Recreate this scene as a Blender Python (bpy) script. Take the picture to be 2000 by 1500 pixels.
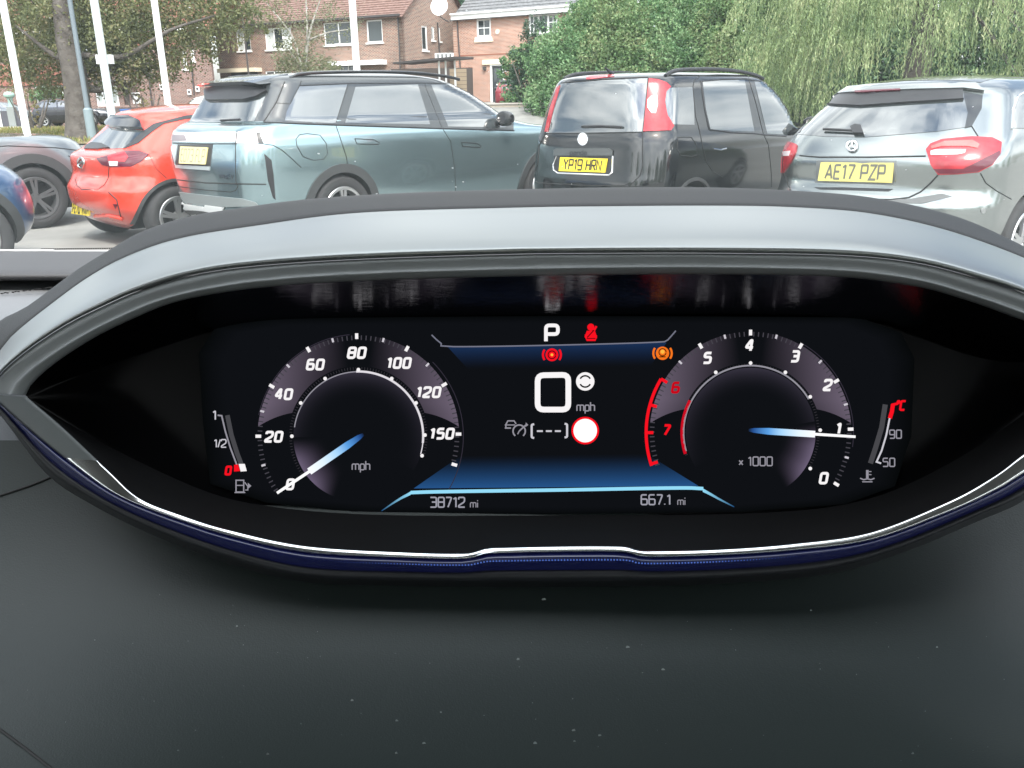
import bpy, bmesh, math, random
import numpy as np
from math import sin, cos, radians, pi, atan2, hypot
from mathutils import Vector, Matrix
from mathutils.bvhtree import BVHTree
from mathutils.geometry import delaunay_2d_cdt

S = bpy.context.scene
for o in list(bpy.data.objects): bpy.data.objects.remove(o)
COL = S.collection
random.seed(7); RNG = np.random.default_rng(7)

# ------------------------------------------------------------------ camera
F_PX, CAM_H = 1680.0, 1.39
_p, _r = radians(18.5), radians(0.9)
FWD = np.array([0, cos(_p), -sin(_p)])
_u0, _r0 = np.array([0, sin(_p), cos(_p)]), np.array([1.0, 0, 0])
RT = _r0*cos(_r) - _u0*sin(_r); UP = _u0*cos(_r) + _r0*sin(_r)
EYE = np.array([0, 0, CAM_H])
cam = bpy.data.cameras.new('camera'); cam.sensor_width = 36; cam.lens = F_PX/2000*36
cam.clip_start = 0.01; cam.clip_end = 3000
co = bpy.data.objects.new('camera', cam); COL.objects.link(co); S.camera = co
co.matrix_world = Matrix(((RT[0], UP[0], -FWD[0], EYE[0]), (RT[1], UP[1], -FWD[1], EYE[1]), (RT[2], UP[2], -FWD[2], EYE[2]), (0, 0, 0, 1)))

# ------------------------------------------------------------------ sky, sun, exposure
EXPO = 1.4
SUN_EL, SUN_AZ = radians(50), radians(168)       # azimuth clockwise from straight ahead (+Y)
W = bpy.data.worlds.new('World'); S.world = W; W.use_nodes = True
nt = W.node_tree; nd = nt.nodes; nd.clear()
def N(t, **k):
    n = nd.new(t)
    for a, b in k.items(): setattr(n, a, b)
    return n
sky = N('ShaderNodeTexSky', sky_type='NISHITA'); sky.sun_disc = False
sky.sun_elevation = SUN_EL; sky.sun_rotation = SUN_AZ; sky.air_density = 1.2; sky.dust_density = 2.5
tc = N('ShaderNodeTexCoord'); mp = N('ShaderNodeMapping'); mp.inputs['Scale'].default_value = (1.0, 1.0, 2.4)
ns = N('ShaderNodeTexNoise'); ns.inputs['Scale'].default_value = 2.3; ns.inputs['Detail'].default_value = 8; ns.inputs['Roughness'].default_value = 0.56
rp = N('ShaderNodeValToRGB'); rp.color_ramp.elements[0].position = 0.36; rp.color_ramp.elements[1].position = 0.56
ns2 = N('ShaderNodeTexNoise'); ns2.inputs['Scale'].default_value = 4.1; ns2.inputs['Detail'].default_value = 6
rc = N('ShaderNodeValToRGB'); rc.color_ramp.elements[0].position = 0.3; rc.color_ramp.elements[1].position = 0.7
rc.color_ramp.elements[0].color = (0.40, 0.43, 0.47, 1); rc.color_ramp.elements[1].color = (1, 1, 1, 1)
cm = N('ShaderNodeMix', data_type='RGBA', blend_type='MULTIPLY'); cm.inputs[0].default_value = 1
cm.inputs[6].default_value = (15.0, 15.5, 15.4, 1)
mx = N('ShaderNodeMix', data_type='RGBA')
bg = N('ShaderNodeBackground'); bg.inputs['Strength'].default_value = 0.085
ow = N('ShaderNodeOutputWorld')
L = nt.links.new
L(tc.outputs['Generated'], mp.inputs['Vector']); L(mp.outputs[0], ns.inputs['Vector']); L(mp.outputs[0], ns2.inputs['Vector'])
L(ns.outputs[0], rp.inputs[0]); L(ns2.outputs[0], rc.inputs[0]); L(rc.outputs[0], cm.inputs[7])
L(rp.outputs[0], mx.inputs[0]); L(sky.outputs[0], mx.inputs[6]); L(cm.outputs[2], mx.inputs[7])
dt = N('ShaderNodeVectorMath', operation='DOT_PRODUCT'); dt.inputs[1].default_value = (sin(SUN_AZ)*cos(SUN_EL), cos(SUN_AZ)*cos(SUN_EL), sin(SUN_EL))
mr = N('ShaderNodeMapRange', interpolation_type='SMOOTHSTEP'); mr.inputs[1].default_value = .1; mr.inputs[2].default_value = 1; mr.inputs[3].default_value = .85; mr.inputs[4].default_value = 2.0
mv = N('ShaderNodeMix', data_type='RGBA', blend_type='MULTIPLY'); mv.inputs[0].default_value = 1      # thin cloud is brighter round the sun
L(tc.outputs['Generated'], dt.inputs[0]); L(dt.outputs['Value'], mr.inputs[0]); L(mx.outputs[2], mv.inputs[6]); L(mr.outputs[0], mv.inputs[7]); L(mv.outputs[2], bg.inputs[0]); L(bg.outputs[0], ow.inputs[0])
sl = bpy.data.lights.new('sun', 'SUN'); sl.energy = 2.0; sl.angle = radians(11); sl.color = (1, 0.95, 0.87)
so = bpy.data.objects.new('sun', sl); COL.objects.link(so)
so.rotation_euler = Vector((-sin(SUN_AZ)*cos(SUN_EL), -cos(SUN_AZ)*cos(SUN_EL), -sin(SUN_EL))).to_track_quat('-Z', 'Y').to_euler()
vs = S.view_settings; vs.view_transform = 'Standard'; vs.look = 'None'; vs.gamma = 1; vs.exposure = EXPO; vs.use_curve_mapping = False
S.render.engine = 'CYCLES'; cy = S.cycles
cy.use_denoising = True; cy.max_bounces = 7; cy.diffuse_bounces = 3; cy.glossy_bounces = 4; cy.transmission_bounces = 4
cy.transparent_max_bounces = 12; cy.volume_bounces = 0; cy.caustics_reflective = False; cy.caustics_refractive = False
cy.sample_clamp_indirect = 6

# ------------------------------------------------------------------ helpers
def ray(u, v): return RT*(u-1000)/F_PX - UP*(v-750)/F_PX + FWD
def at(u, v, d): return EYE + ray(u, v)*d
def onz(u, v, z=0.0):
    q = ray(u, v); return EYE + q*((z-CAM_H)/q[2])
def onplane(u, v, P, n):
    q = ray(u, v); return EYE + q*(np.dot(np.asarray(P)-EYE, n)/np.dot(q, n))
def s2l(c):
    c = np.asarray(c, float)/255.0
    return np.where(c <= 0.04045, c/12.92, ((c+0.055)/1.055)**2.4)
def pchip(x, y, xq):
    x = np.asarray(x, float); y = np.asarray(y, float); h = np.diff(x); d = np.diff(y)/h
    m = np.zeros(len(x))
    for i in range(1, len(x)-1):
        if d[i-1]*d[i] > 0:
            w1 = 2*h[i]+h[i-1]; w2 = h[i]+2*h[i-1]; m[i] = (w1+w2)/(w1/d[i-1]+w2/d[i])
    m[0] = d[0]; m[-1] = d[-1]
    k = np.clip(np.searchsorted(x, xq)-1, 0, len(x)-2); t = (xq-x[k])/h[k]
    return ((1+2*t)*(1-t)**2*y[k] + t*(1-t)**2*h[k]*m[k] + t*t*(3-2*t)*y[k+1] + t*t*(t-1)*h[k]*m[k+1])
def smooth_line(P, n):
    P = np.asarray(P, float); s = np.r_[0, np.cumsum(np.linalg.norm(np.diff(P, axis=0), axis=1))]
    q = np.linspace(0, s[-1], n)
    e = np.vstack([2*P[0]-P[1], P, 2*P[-1]-P[-2]]); out = np.zeros((n, P.shape[1]))
    for i, a in enumerate(q):
        k = min(max(int(np.searchsorted(s, a, 'right'))-1, 0), len(P)-2); t = (a-s[k])/(s[k+1]-s[k])
        p0, p1, p2, p3 = e[k], e[k+1], e[k+2], e[k+3]
        out[i] = 0.5*((2*p1)+(p2-p0)*t+(2*p0-5*p1+4*p2-p3)*t*t+(3*p1-p0-3*p2+p3)*t**3)
    return out
def dens(P, step, closed=False):
    P = [np.asarray(p, float) for p in P]; out = []; n = len(P)
    for i in range(n if closed else n-1):
        a, b = P[i], P[(i+1) % n]; k = max(1, int(np.linalg.norm(b-a)/step+0.5))
        out += [a+(b-a)*j/k for j in range(k)]
    if not closed: out.append(P[-1])
    return out

MATS = {}
def mat(name, col=(0.5, 0.5, 0.5), rough=0.5, metal=0.0, coat=0.0, spec=0.5, emit=None, es=1.0, noise=None, bump=None, isl=None, trans=0.0, aniso=0.0, sheen=0):
    if name in MATS: return MATS[name]
    m = bpy.data.materials.new(name); m.use_nodes = True; t = m.node_tree; b = t.nodes['Principled BSDF']
    b.inputs['Base Color'].default_value = (*col, 1); b.inputs['Roughness'].default_value = rough; b.inputs['Metallic'].default_value = metal
    b.inputs['Coat Weight'].default_value = coat; b.inputs['Coat Roughness'].default_value = 0.04; b.inputs['Specular IOR Level'].default_value = spec
    b.inputs['Anisotropic'].default_value = aniso
    if emit is not None:
        b.inputs['Emission Color'].default_value = (*emit, 1); b.inputs['Emission Strength'].default_value = es
    src = None
    if noise:       # (scale, amount, second colour)
        tcn = t.nodes.new('ShaderNodeTexCoord'); n = t.nodes.new('ShaderNodeTexNoise'); n.inputs['Scale'].default_value = noise[0]; n.inputs['Detail'].default_value = 6
        r = t.nodes.new('ShaderNodeValToRGB'); r.color_ramp.elements[0].position = 0.35; r.color_ramp.elements[1].position = 0.65
        r.color_ramp.elements[0].color = (*col, 1); r.color_ramp.elements[1].color = (*noise[2], 1)
        t.links.new(tcn.outputs['Object'], n.inputs['Vector']); t.links.new(n.outputs[0], r.inputs[0]); t.links.new(r.outputs[0], b.inputs['Base Color'])
        src = r.outputs[0]
    if isl:         # per-piece colour change: list of colours
        g = t.nodes.new('ShaderNodeNewGeometry'); r = t.nodes.new('ShaderNodeValToRGB')
        while len(r.color_ramp.elements) < len(isl): r.color_ramp.elements.new(0.5)
        for i, c in enumerate(isl):
            r.color_ramp.elements[i].position = i/(len(isl)-1); r.color_ramp.elements[i].color = (*c, 1)
        t.links.new(g.outputs['Random Per Island'], r.inputs[0]); t.links.new(r.outputs[0], b.inputs['Base Color']); src = r.outputs[0]
    if trans:       # leaves: light comes through
        tr = t.nodes.new('ShaderNodeBsdfTranslucent'); ms = t.nodes.new('ShaderNodeMixShader'); ms.inputs[0].default_value = trans
        if src: t.links.new(src, tr.inputs['Color'])
        else: tr.inputs['Color'].default_value = (*col, 1)
        t.links.new(b.outputs[0], ms.inputs[1]); t.links.new(tr.outputs[0], ms.inputs[2]); t.links.new(ms.outputs[0], t.nodes['Material Output'].inputs[0])
    if bump:        # (scale, strength, distance)
        tcn = t.nodes.new('ShaderNodeTexCoord'); n = t.nodes.new('ShaderNodeTexNoise'); n.inputs['Scale'].default_value = bump[0]; n.inputs['Detail'].default_value = 4
        bp = t.nodes.new('ShaderNodeBump'); bp.inputs['Strength'].default_value = bump[1]; bp.inputs['Distance'].default_value = bump[2]
        t.links.new(tcn.outputs['Object'], n.inputs['Vector']); t.links.new(n.outputs[0], bp.inputs['Height']); t.links.new(bp.outputs[0], b.inputs['Normal'])
    MATS[name] = m; return m
def emis(name, srgb, k=1.0):
    if name in MATS: return MATS[name]
    m = bpy.data.materials.new(name); m.use_nodes = True; t = m.node_tree; t.nodes.clear()
    e = t.nodes.new('ShaderNodeEmission'); e.inputs[0].default_value = (*s2l(srgb), 1); e.inputs[1].default_value = k/2**EXPO
    o = t.nodes.new('ShaderNodeOutputMaterial'); t.links.new(e.outputs[0], o.inputs[0]); MATS[name] = m; return m
def emis_attr(name):
    m = bpy.data.materials.new(name); m.use_nodes = True; t = m.node_tree; t.nodes.clear()
    a = t.nodes.new('ShaderNodeAttribute'); a.attribute_name = 'glow'
    e = t.nodes.new('ShaderNodeEmission'); e.inputs[1].default_value = 1/2**EXPO
    o = t.nodes.new('ShaderNodeOutputMaterial'); t.links.new(a.outputs['Color'], e.inputs[0]); t.links.new(e.outputs[0], o.inputs[0]); return m

ROOTM = {}
def rootm(o):
    while o.parent: o = o.parent
    return ROOTM.get(o.name, Matrix.Identity(4))
def add(name, V, Fc, m=None, parent=None, smooth=True, angle=None, kind=None, local=False):
    V = np.asarray(V, float).reshape(-1, 3)
    if parent is not None and not local:
        Mi = np.array(rootm(parent).inverted()); V = V@Mi[:3, :3].T + Mi[:3, 3]
    me = bpy.data.meshes.new(name); me.from_pydata(V.tolist(), [], [list(f) for f in Fc]); me.update()
    ob = bpy.data.objects.new(name, me); COL.objects.link(ob)
    if parent is not None: ob.parent = parent
    if m is not None: me.materials.append(m)
    if smooth and len(me.polygons):
        me.polygons.foreach_set('use_smooth', [True]*len(me.polygons))
        if angle: me.set_sharp_from_angle(angle=radians(angle))
    if kind: ob['kind'] = kind
    return ob
def tag(o, label, cat, group=None):
    o['label'] = label; o['category'] = cat
    if group: o['group'] = group
    return o
def thing(name, loc, rotz=0.0, label=None, cat=None, group=None):
    o = bpy.data.objects.new(name, None); COL.objects.link(o); o.empty_display_size = 0.2
    o.location = loc; o.rotation_euler = (0, 0, rotz); ROOTM[o.name] = Matrix.Translation(Vector(loc)) @ Matrix.Rotation(rotz, 4, 'Z')
    return tag(o, label, cat, group)
class MB:
    def __init__(s): s.v = []; s.f = []
    def quads(s, V, Fc):
        k = len(s.v); s.v += [tuple(p) for p in V]; s.f += [[i+k for i in f] for f in Fc]
    def box(s, c, size, R=None):
        x, y, z = np.array(size)/2; P = np.array([[-x,-y,-z],[x,-y,-z],[x,y,-z],[-x,y,-z],[-x,-y,z],[x,-y,z],[x,y,z],[-x,y,z]])
        if R is not None: P = P@np.asarray(R).T
        s.quads(P+np.array(c), [(0,3,2,1),(4,5,6,7),(0,1,5,4),(1,2,6,5),(2,3,7,6),(3,0,4,7)]); return s
    def bar(s, a, b, w, h, upv=(0, 0, 1)):
        a = np.array(a, float); b = np.array(b, float); d = b-a; l = np.linalg.norm(d); d /= l
        x = np.cross(upv, d); x /= np.linalg.norm(x); z = np.cross(d, x)
        return s.box((a+b)/2, (w, l, h), np.array([x, d, z]).T)
    def tube(s, P, r, n=8, cap=True):
        P = [np.asarray(p, float) for p in P]; k0 = len(s.v); m = len(P)
        r = np.full(m, r, float) if np.isscalar(r) else np.asarray(r, float)
        ref = None
        for i, p in enumerate(P):
            d = P[min(i+1, m-1)]-P[max(i-1, 0)]; d = d/(np.linalg.norm(d)+1e-12)
            if ref is None: ref = np.cross(d, (0.31, 0.2, 0.93)); 
            x = ref-d*np.dot(ref, d); x /= np.linalg.norm(x)+1e-12; ref = x; y = np.cross(d, x)
            for j in range(n):
                a = 2*pi*j/n; s.v.append(tuple(p+(x*cos(a)+y*sin(a))*r[i]))
        for i in range(m-1):
            for j in range(n): s.f.append([k0+i*n+j, k0+i*n+(j+1) % n, k0+(i+1)*n+(j+1) % n, k0+(i+1)*n+j])
        if cap: s.f.append([k0+j for j in range(n)][::-1]); s.f.append([k0+(m-1)*n+j for j in range(n)])
        return s
    def lathe(s, prof, n=32, M=None, closed=False):       # prof: (axial, radius) round local Y
        k0 = len(s.v); V = []
        for a, r_ in prof:
            for j in range(n): t = 2*pi*j/n; V.append((r_*cos(t), a, r_*sin(t)))
        if M is not None: V = [tuple(M @ Vector(p)) for p in V]
        s.v += V; m = len(prof)
        for i in range(m if closed else m-1):
            for j in range(n): s.f.append([k0+i*n+j, k0+i*n+(j+1) % n, k0+((i+1) % m)*n+(j+1) % n, k0+((i+1) % m)*n+j])
        return s
    def build(s, name, m, parent=None, smooth=False, angle=30, kind=None, local=False):
        return add(name, s.v, s.f, m, parent, smooth, angle if smooth else None, kind, local)
def loft(rows, closed=False):                              # rows: equal-length point lists -> quads
    n = len(rows[0]); V = [p for r_ in rows for p in r_]; Fc = []
    for i in range(len(rows)-1):
        for j in range(n if closed else n-1):
            a, b = i*n+j, i*n+(j+1) % n; Fc.append([a, b, b+n, a+n])
    return V, Fc

# ------------------------------------------------------------------ stroke lettering
_R4 = [(0, 0), (.6, 0), (.6, 1), (0, 1)]
GL = {'0': (.6, [(_R4, 1)]), '1': (.34, [([(.02, .82), (.26, 1), (.26, 0)], 0)]), '2': (.6, [([(0, .78), (0, 1), (.6, 1), (.6, .55), (0, .16), (0, 0), (.62, 0)], 0)]),
 '3': (.6, [([(0, 1), (.6, 1), (.6, 0), (0, 0)], 0), ([(.15, .52), (.58, .52)], 0)]), '4': (.62, [([(.46, 0), (.46, 1), (.36, 1), (0, .32), (.64, .32)], 0)]),
 '5': (.6, [([(.58, 1), (.03, 1), (0, .58), (.6, .58), (.6, 0), (0, 0)], 0)]), '6': (.6, [([(.56, 1), (0, 1), (0, 0), (.6, 0), (.6, .56), (.02, .56)], 0)]),
 '7': (.56, [([(0, 1), (.58, 1), (.2, 0)], 0)]), '8': (.6, [(_R4, 1), ([(.03, .52), (.57, .52)], 0)]), '9': (.6, [([(.04, 0), (.6, 0), (.6, 1), (0, 1), (0, .44), (.58, .44)], 0)]),
 'A': (.62, [([(0, 0), (.31, 1), (.62, 0)], 0), ([(.1, .3), (.52, .3)], 0)]), 'E': (.52, [([(.54, 1), (0, 1), (0, 0), (.54, 0)], 0), ([(.03, .52), (.46, .52)], 0)]),
 'F': (.52, [([(.54, 1), (0, 1), (0, 0)], 0), ([(.03, .5), (.46, .5)], 0)]), 'P': (.56, [([(0, 0), (0, 1), (.56, 1), (.56, .45), (.02, .45)], 0)]),
 'R': (.56, [([(0, 0), (0, 1), (.54, 1), (.54, .48), (.02, .48)], 0), ([(.28, .46), (.56, 0)], 0)]), 'H': (.56, [([(0, 0), (0, 1)], 0), ([(.56, 0), (.56, 1)], 0), ([(.02, .5), (.54, .5)], 0)]),
 'N': (.58, [([(0, 0), (0, 1), (.58, 0), (.58, 1)], -1)]), 'M': (.7, [([(0, 0), (0, 1), (.35, .4), (.7, 1), (.7, 0)], -1)]), 'W': (.8, [([(0, 1), (.2, 0), (.4, .8), (.6, 0), (.8, 1)], -1)]),
 'X': (.6, [([(0, 0), (.6, 1)], 0), ([(0, 1), (.6, 0)], 0)]), 'Y': (.6, [([(0, 1), (.3, .5), (.6, 1)], -1), ([(.3, .5), (.3, 0)], 0)]), 'Z': (.56, [([(0, 1), (.56, 1), (0, 0), (.58, 0)], -1)]),
 'L': (.48, [([(0, 1), (0, 0), (.5, 0)], 0)]), 'C': (.5, [([(.5, 1), (0, 1), (0, 0), (.5, 0)], 0)]), 'V': (.6, [([(0, 1), (.3, 0), (.6, 1)], -1)]), 'B': (.56, [([(0, 0), (0, 1), (.52, 1), (.52, .53), (.02, .53)], 0), ([(0, 0), (.56, 0), (.56, .5)], 0)]),
 'm': (.78, [([(0, 0), (0, .66), (.39, .66), (.39, 0)], 0), ([(.39, .66), (.78, .66), (.78, 0)], 0)]), 'p': (.46, [([(0, -.3), (0, .66), (.46, .66), (.46, 0), (.02, 0)], 0)]),
 'h': (.46, [([(0, 1), (0, 0)], 0), ([(0, .66), (.46, .66), (.46, 0)], 0)]), 'i': (.08, [([(.04, 0), (.04, .66)], 0), ([(.04, .86), (.04, 1)], 0)]),
 'a': (.46, [([(.02, .66), (.46, .66), (.46, 0), (0, 0), (0, .38), (.44, .38)], 0)]), 'n': (.46, [([(0, 0), (0, .66), (.46, .66), (.46, 0)], 0)]),
 'd': (.46, [([(.46, 1), (.46, 0), (0, 0), (0, .66), (.44, .66)], 0)]), 'o': (.46, [([(0, 0), (.46, 0), (.46, .66), (0, .66)], 1)]), 'x': (.4, [([(0, .1), (.4, .6)], 0), ([(0, .6), (.4, .1)], 0)]),
 '/': (.3, [([(0, 0), (.3, 1)], 0)]), '-': (.34, [([(0, .5), (.34, .5)], 0)]), '.': (.1, [([(.05, 0), (.05, .09)], 0)]), '[': (.2, [([(.22, 1), (.04, .96), (.04, .04), (.22, 0)], 0)]), ']': (.2, [([(-.02, 1), (.16, .96), (.16, .04), (-.02, 0)], 0)]),
 ' ': (.25, []), '"': (.2, [([(0, .8), (.18, .8), (.18, 1), (0, 1)], 1)])}
def rounded(P, r_, closed):
    P = [np.asarray(p, float) for p in P]; n = len(P); out = []
    for i in range(n):
        if not closed and i in (0, n-1): out.append(P[i]); continue
        a, b, c = P[i-1], P[i], P[(i+1) % n]; d1 = a-b; d2 = c-b; l1 = np.linalg.norm(d1); l2 = np.linalg.norm(d2); k = min(r_, l1*.45, l2*.45)
        p1 = b+d1/l1*k; p2 = b+d2/l2*k
        for t in (0, .25, .5, .75, 1): out.append(p1*(1-t)**2+2*b*t*(1-t)+p2*t*t)
    return out
def ribbon(P, w, closed=False):
    P = [np.asarray(p, float) for p in P]; Q = [P[0]]
    for p in P[1:]:
        if np.linalg.norm(p-Q[-1]) > 1e-5: Q.append(p)
    P = Q; n = len(P); V = []; Fc = []
    for i in range(n):
        a = P[i-1] if (i > 0 or closed) else None; b = P[(i+1) % n] if (i < n-1 or closed) else None
        d1 = (P[i]-a)/np.linalg.norm(P[i]-a) if a is not None else None; d2 = (b-P[i])/np.linalg.norm(b-P[i]) if b is not None else None
        if d1 is None: d1 = d2
        if d2 is None: d2 = d1
        n1 = np.array([-d1[1], d1[0]]); n2 = np.array([-d2[1], d2[0]]); m = n1+n2; m = m/(np.linalg.norm(m)+1e-9); k = min(1/max(np.dot(m, n1), .35), 2.2)
        V += [P[i]+m*w/2*k, P[i]-m*w/2*k]
    for i in range(n if closed else n-1): a, b = 2*i, 2*((i+1) % n); Fc.append([a, a+1, b+1, b])
    return V, Fc
def text2d(s, h, stroke=.16, gap=.2, skew=0.0, rad=.16, wid=1.0):
    """strokes of a string: list of (points, faces) in units with cap height h, origin at the middle; y up"""
    parts = []; x = 0
    for ch in s:
        w, st = GL[ch]
        for P, c in st:
            Q = [(p[0]*wid+x, p[1]) for p in P]; Q = rounded(Q, rad, c == 1) if c >= 0 else Q
            parts.append(ribbon(Q, stroke, c == 1))
        x += w*wid+gap
    x -= gap; out = []
    for V, Fc in parts: out.append(([((p[0]-x/2+(p[1]-.5)*skew)*h, (p[1]-.5)*h) for p in V], Fc))
    return out, x*h
# ================================================================== our own car: cabin shell, dashboard, windscreen
M_dash = mat('dash_plastic', (0.0105, 0.0170, 0.0157), 0.48, bump=(1300, .24, .0004), noise=(7, 1, (0.0140, 0.0205, 0.0192)))
M_dashtop = mat('dash_top_plastic', (0.05, 0.05, 0.054), 0.55, bump=(900, .6, .0006))
M_fabric = mat('dash_fabric', (0.17, 0.178, 0.19), 0.8, bump=(1500, .6, .0005))
M_black = mat('black_plastic', (0.012, 0.012, 0.013), 0.45)
M_head = mat('headlining', (0.22, 0.22, 0.22), 0.9)
def cabin(name, boxes, m):
    b = MB()
    for c, s_ in boxes: b.box(c, s_)
    o = b.build(name, m); o['kind'] = 'structure'; return o
cabin('headlining', [((-.29, -1.15, 1.69), (1.72, 2.62, .03))], M_head)
cabin('cabin_floor', [((-.35, -.6, .42), (1.6, 3.5, .05)), ((-.35, 1.12, .72), (1.6, .05, .7))], M_black)
cabin('cabin_side', [((-1.14, -.6, .74), (.05, 3.4, .62)), ((.56, -.6, .74), (.05, 3.4, .62)), ((-1.1, -.55, 1.36), (.05, .12, .64)), ((.54, -.55, 1.36), (.05, .12, .64)), ((-1.1, -2.0, 1.36), (.05, .5, .64)), ((.54, -2.0, 1.36), (.05, .5, .64))], M_black)
cabin('cabin_rear', [((-.35, -2.4, .8), (1.6, .05, .8)), ((-.75, -.75, .95), (.5, .16, .7)), ((-.75, -.8, 1.42), (.26, .1, .18)), ((-.35, -1.9, .95), (1.3, .2, .7))], M_black)
ap = MB(); ap.bar((-1.08, 1.12, 1.14), (-1.02, .12, 1.68), .07, .06); ap.bar((.78, 1.12, 1.10), (.52, .05, 1.70), .07, .06)
o = ap.build('cabin_pillar', M_black); o['kind'] = 'structure'
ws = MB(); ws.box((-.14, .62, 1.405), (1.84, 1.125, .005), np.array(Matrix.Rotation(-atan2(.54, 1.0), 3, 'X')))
wm = bpy.data.materials.new('windscreen_veil'); wm.use_nodes = True; t_ = wm.node_tree; t_.nodes.clear()
pv = t_.nodes.new('ShaderNodeVolumePrincipled'); pv.inputs['Density'].default_value = 4.6; pv.inputs['Color'].default_value = (0.90, 0.985, 1.0, 1); pv.inputs['Anisotropy'].default_value = 0.35  # scattering volume in the pane, added as the pale veil of reflected glare
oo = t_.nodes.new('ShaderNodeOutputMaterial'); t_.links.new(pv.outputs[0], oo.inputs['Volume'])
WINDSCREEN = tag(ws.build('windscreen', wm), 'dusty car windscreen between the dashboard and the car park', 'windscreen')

_R = np.array(Matrix.Rotation(-atan2(.54, 1.0), 3, 'X')); _wn = _R[:, 2]; _wc = np.array((-.14, .62, 1.405)); _g = MB(); _q = random.Random(11)
for k_ in range(46):
    u, v = (_q.uniform(20, 1980), _q.uniform(10, 420)) if k_ > 5 else ((884, 328), (736, 378), (905, 355), (622, 300), (1240, 255), (890, 365))[k_]
    c_ = onplane(u, v, _wc-_wn*.0035, _wn); r_ = _q.uniform(.0004, .0008) if k_ > 5 else .0011; n_ = len(_g.v)
    for j_ in range(6): _g.v.append(tuple(c_+_R[:, 0]*r_*cos(j_*pi/3)*_q.uniform(.6, 1.2)+_R[:, 1]*r_*sin(j_*pi/3)*_q.uniform(.6, 1.6)))
    _g.f.append([n_+j_ for j_ in range(6)])
_g.build('dirt_speck', mat('windscreen_dirt', (.6, .62, .62), .9, trans=.5), WINDSCREEN, kind='stuff')
DASH = thing('dashboard', tuple(at(300, 1000, .5)), 0, 'dark grey textured dashboard and column cover around the instrument cluster', 'dashboard')
def pxrows(rows, us):
    return [[at(u, v, d + (du if False else 0)) for u in us for du in (0,)] for v, d in rows]
us = np.linspace(-1300, 2500, 77)
lip = [(488, .78), (492, .745), (500, .70), (512, .655), (520, .632), (526, .618), (534, .609), (541, .607), (546, .612), (549, .635)]
far = [[tuple(np.array(at(u, 489, .78+k*.09))*np.array([1, 1, 0])+np.array([0, 0, at(u, 489, .78)[2]-.004-.03*k])) for u in us] for k in (3, 2, 1)]
V, Fc = loft(far+pxrows(lip, us)); add('dash_lip', V, Fc, M_dashtop, DASH)
shelf = [(545, .66), (550, .648), (570, .615), (600, .585), (650, .545), (720, .50), (800, .47), (900, .45)]
V, Fc = loft(pxrows(shelf, us)); add('upper_pad', V, Fc, M_fabric, DASH)
st = MB()
for k in range(26):
    u = -20+k*5.4; v = 573.5-(u/113)*14
    if k % 4 != 3: st.bar(at(u, v, .606), at(u+4.2, v-.6+(-1)**k*.8, .606), .0007, .0007)
st.build('stitching', M_black, DASH, kind='stuff')
st = MB()
for k in range(36):
    u = 82+k*4.4; st.box(at(u, 486.5-(u-82)*.012, .80), (.0011, .0011, .0012))
st.build('edge_perforation', M_black, DASH, kind='stuff')
st = MB(); st.tube([at(u, 489.5, .757) for u in (-300, 0, 105)], .0012, 6); st.tube([at(u, 490.5, .757) for u in (24, 250, 400)], .0010, 6)
st.build('dash_edge_line', mat('edge_line_pale', (.5, .5, .5), .4), DASH)  # pale line along the far edge of the lip
# lower panel and column cover
def pan(u, v):
    t = (v-880)/680.0; return .402-.040*t-.095*t*t-(u-1083)*2.0e-5 + .006*((u-1000)/1000)**2*max(0, 1-t)
vs_ = np.linspace(860, 1640, 30); rows = [[at(u, v, pan(u, v)) for u in np.linspace(-2300, 2700, 81)] for v in vs_]
V, Fc = loft(rows); add('column_cover', V, Fc, M_dash, DASH)
g = MB()
for P in ([(-60, 990), (0, 968), (60, 948), (118, 924)], [(-60, 1385), (0, 1425), (50, 1462), (105, 1505), (160, 1560)]):
    g = MB(); g.tube([at(u, v, pan(u, v)-.0003) for u, v in dens(P, 15)], .0006, 6)
    g.build('trim_gap', mat('gap_dark', (.008, .008, .008), .6), DASH)
g = MB(); rr = random.Random(3)
specks = [(688, 1368, 4), (775, 1408, 3.4), (828, 1452, 4), (774, 1471, 3), (861, 1391, 2.4), (1295, 1308, 4), (1121, 1427, 4), (1171, 1437, 3.6), (1122, 1448, 3), (1062, 1171, 5), (463, 1223, 3), (1226, 1264, 4), (1012, 1288, 4), (1045, 1452, 4), (1783, 1472, 3), (523, 1473, 3), (348, 1466, 2), (1830, 1264, 2.4), (185, 1250, 2), (1584, 1192, 2.4)]
specks += [(rr.uniform(0, 2000), rr.uniform(1160, 1490), rr.uniform(.6, 1.5)) for _ in range(70)]
for u, v, r_ in specks:
    c = at(u, v, pan(u, v)-.0003); n = len(g.v); q = r_/F_PX*.34*(.9 if r_ >= 2 else .6)
    for k in range(6): g.v.append(tuple(c+RT*cos(k*pi/3)*q*rr.uniform(.7, 1.2)+UP*sin(k*pi/3)*q*rr.uniform(.6, 1.1)))
    g.f.append([n+k for k in range(6)])
g.build('dust_speck', mat('dust', (.22, .24, .23), .9), DASH, kind='stuff')

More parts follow.
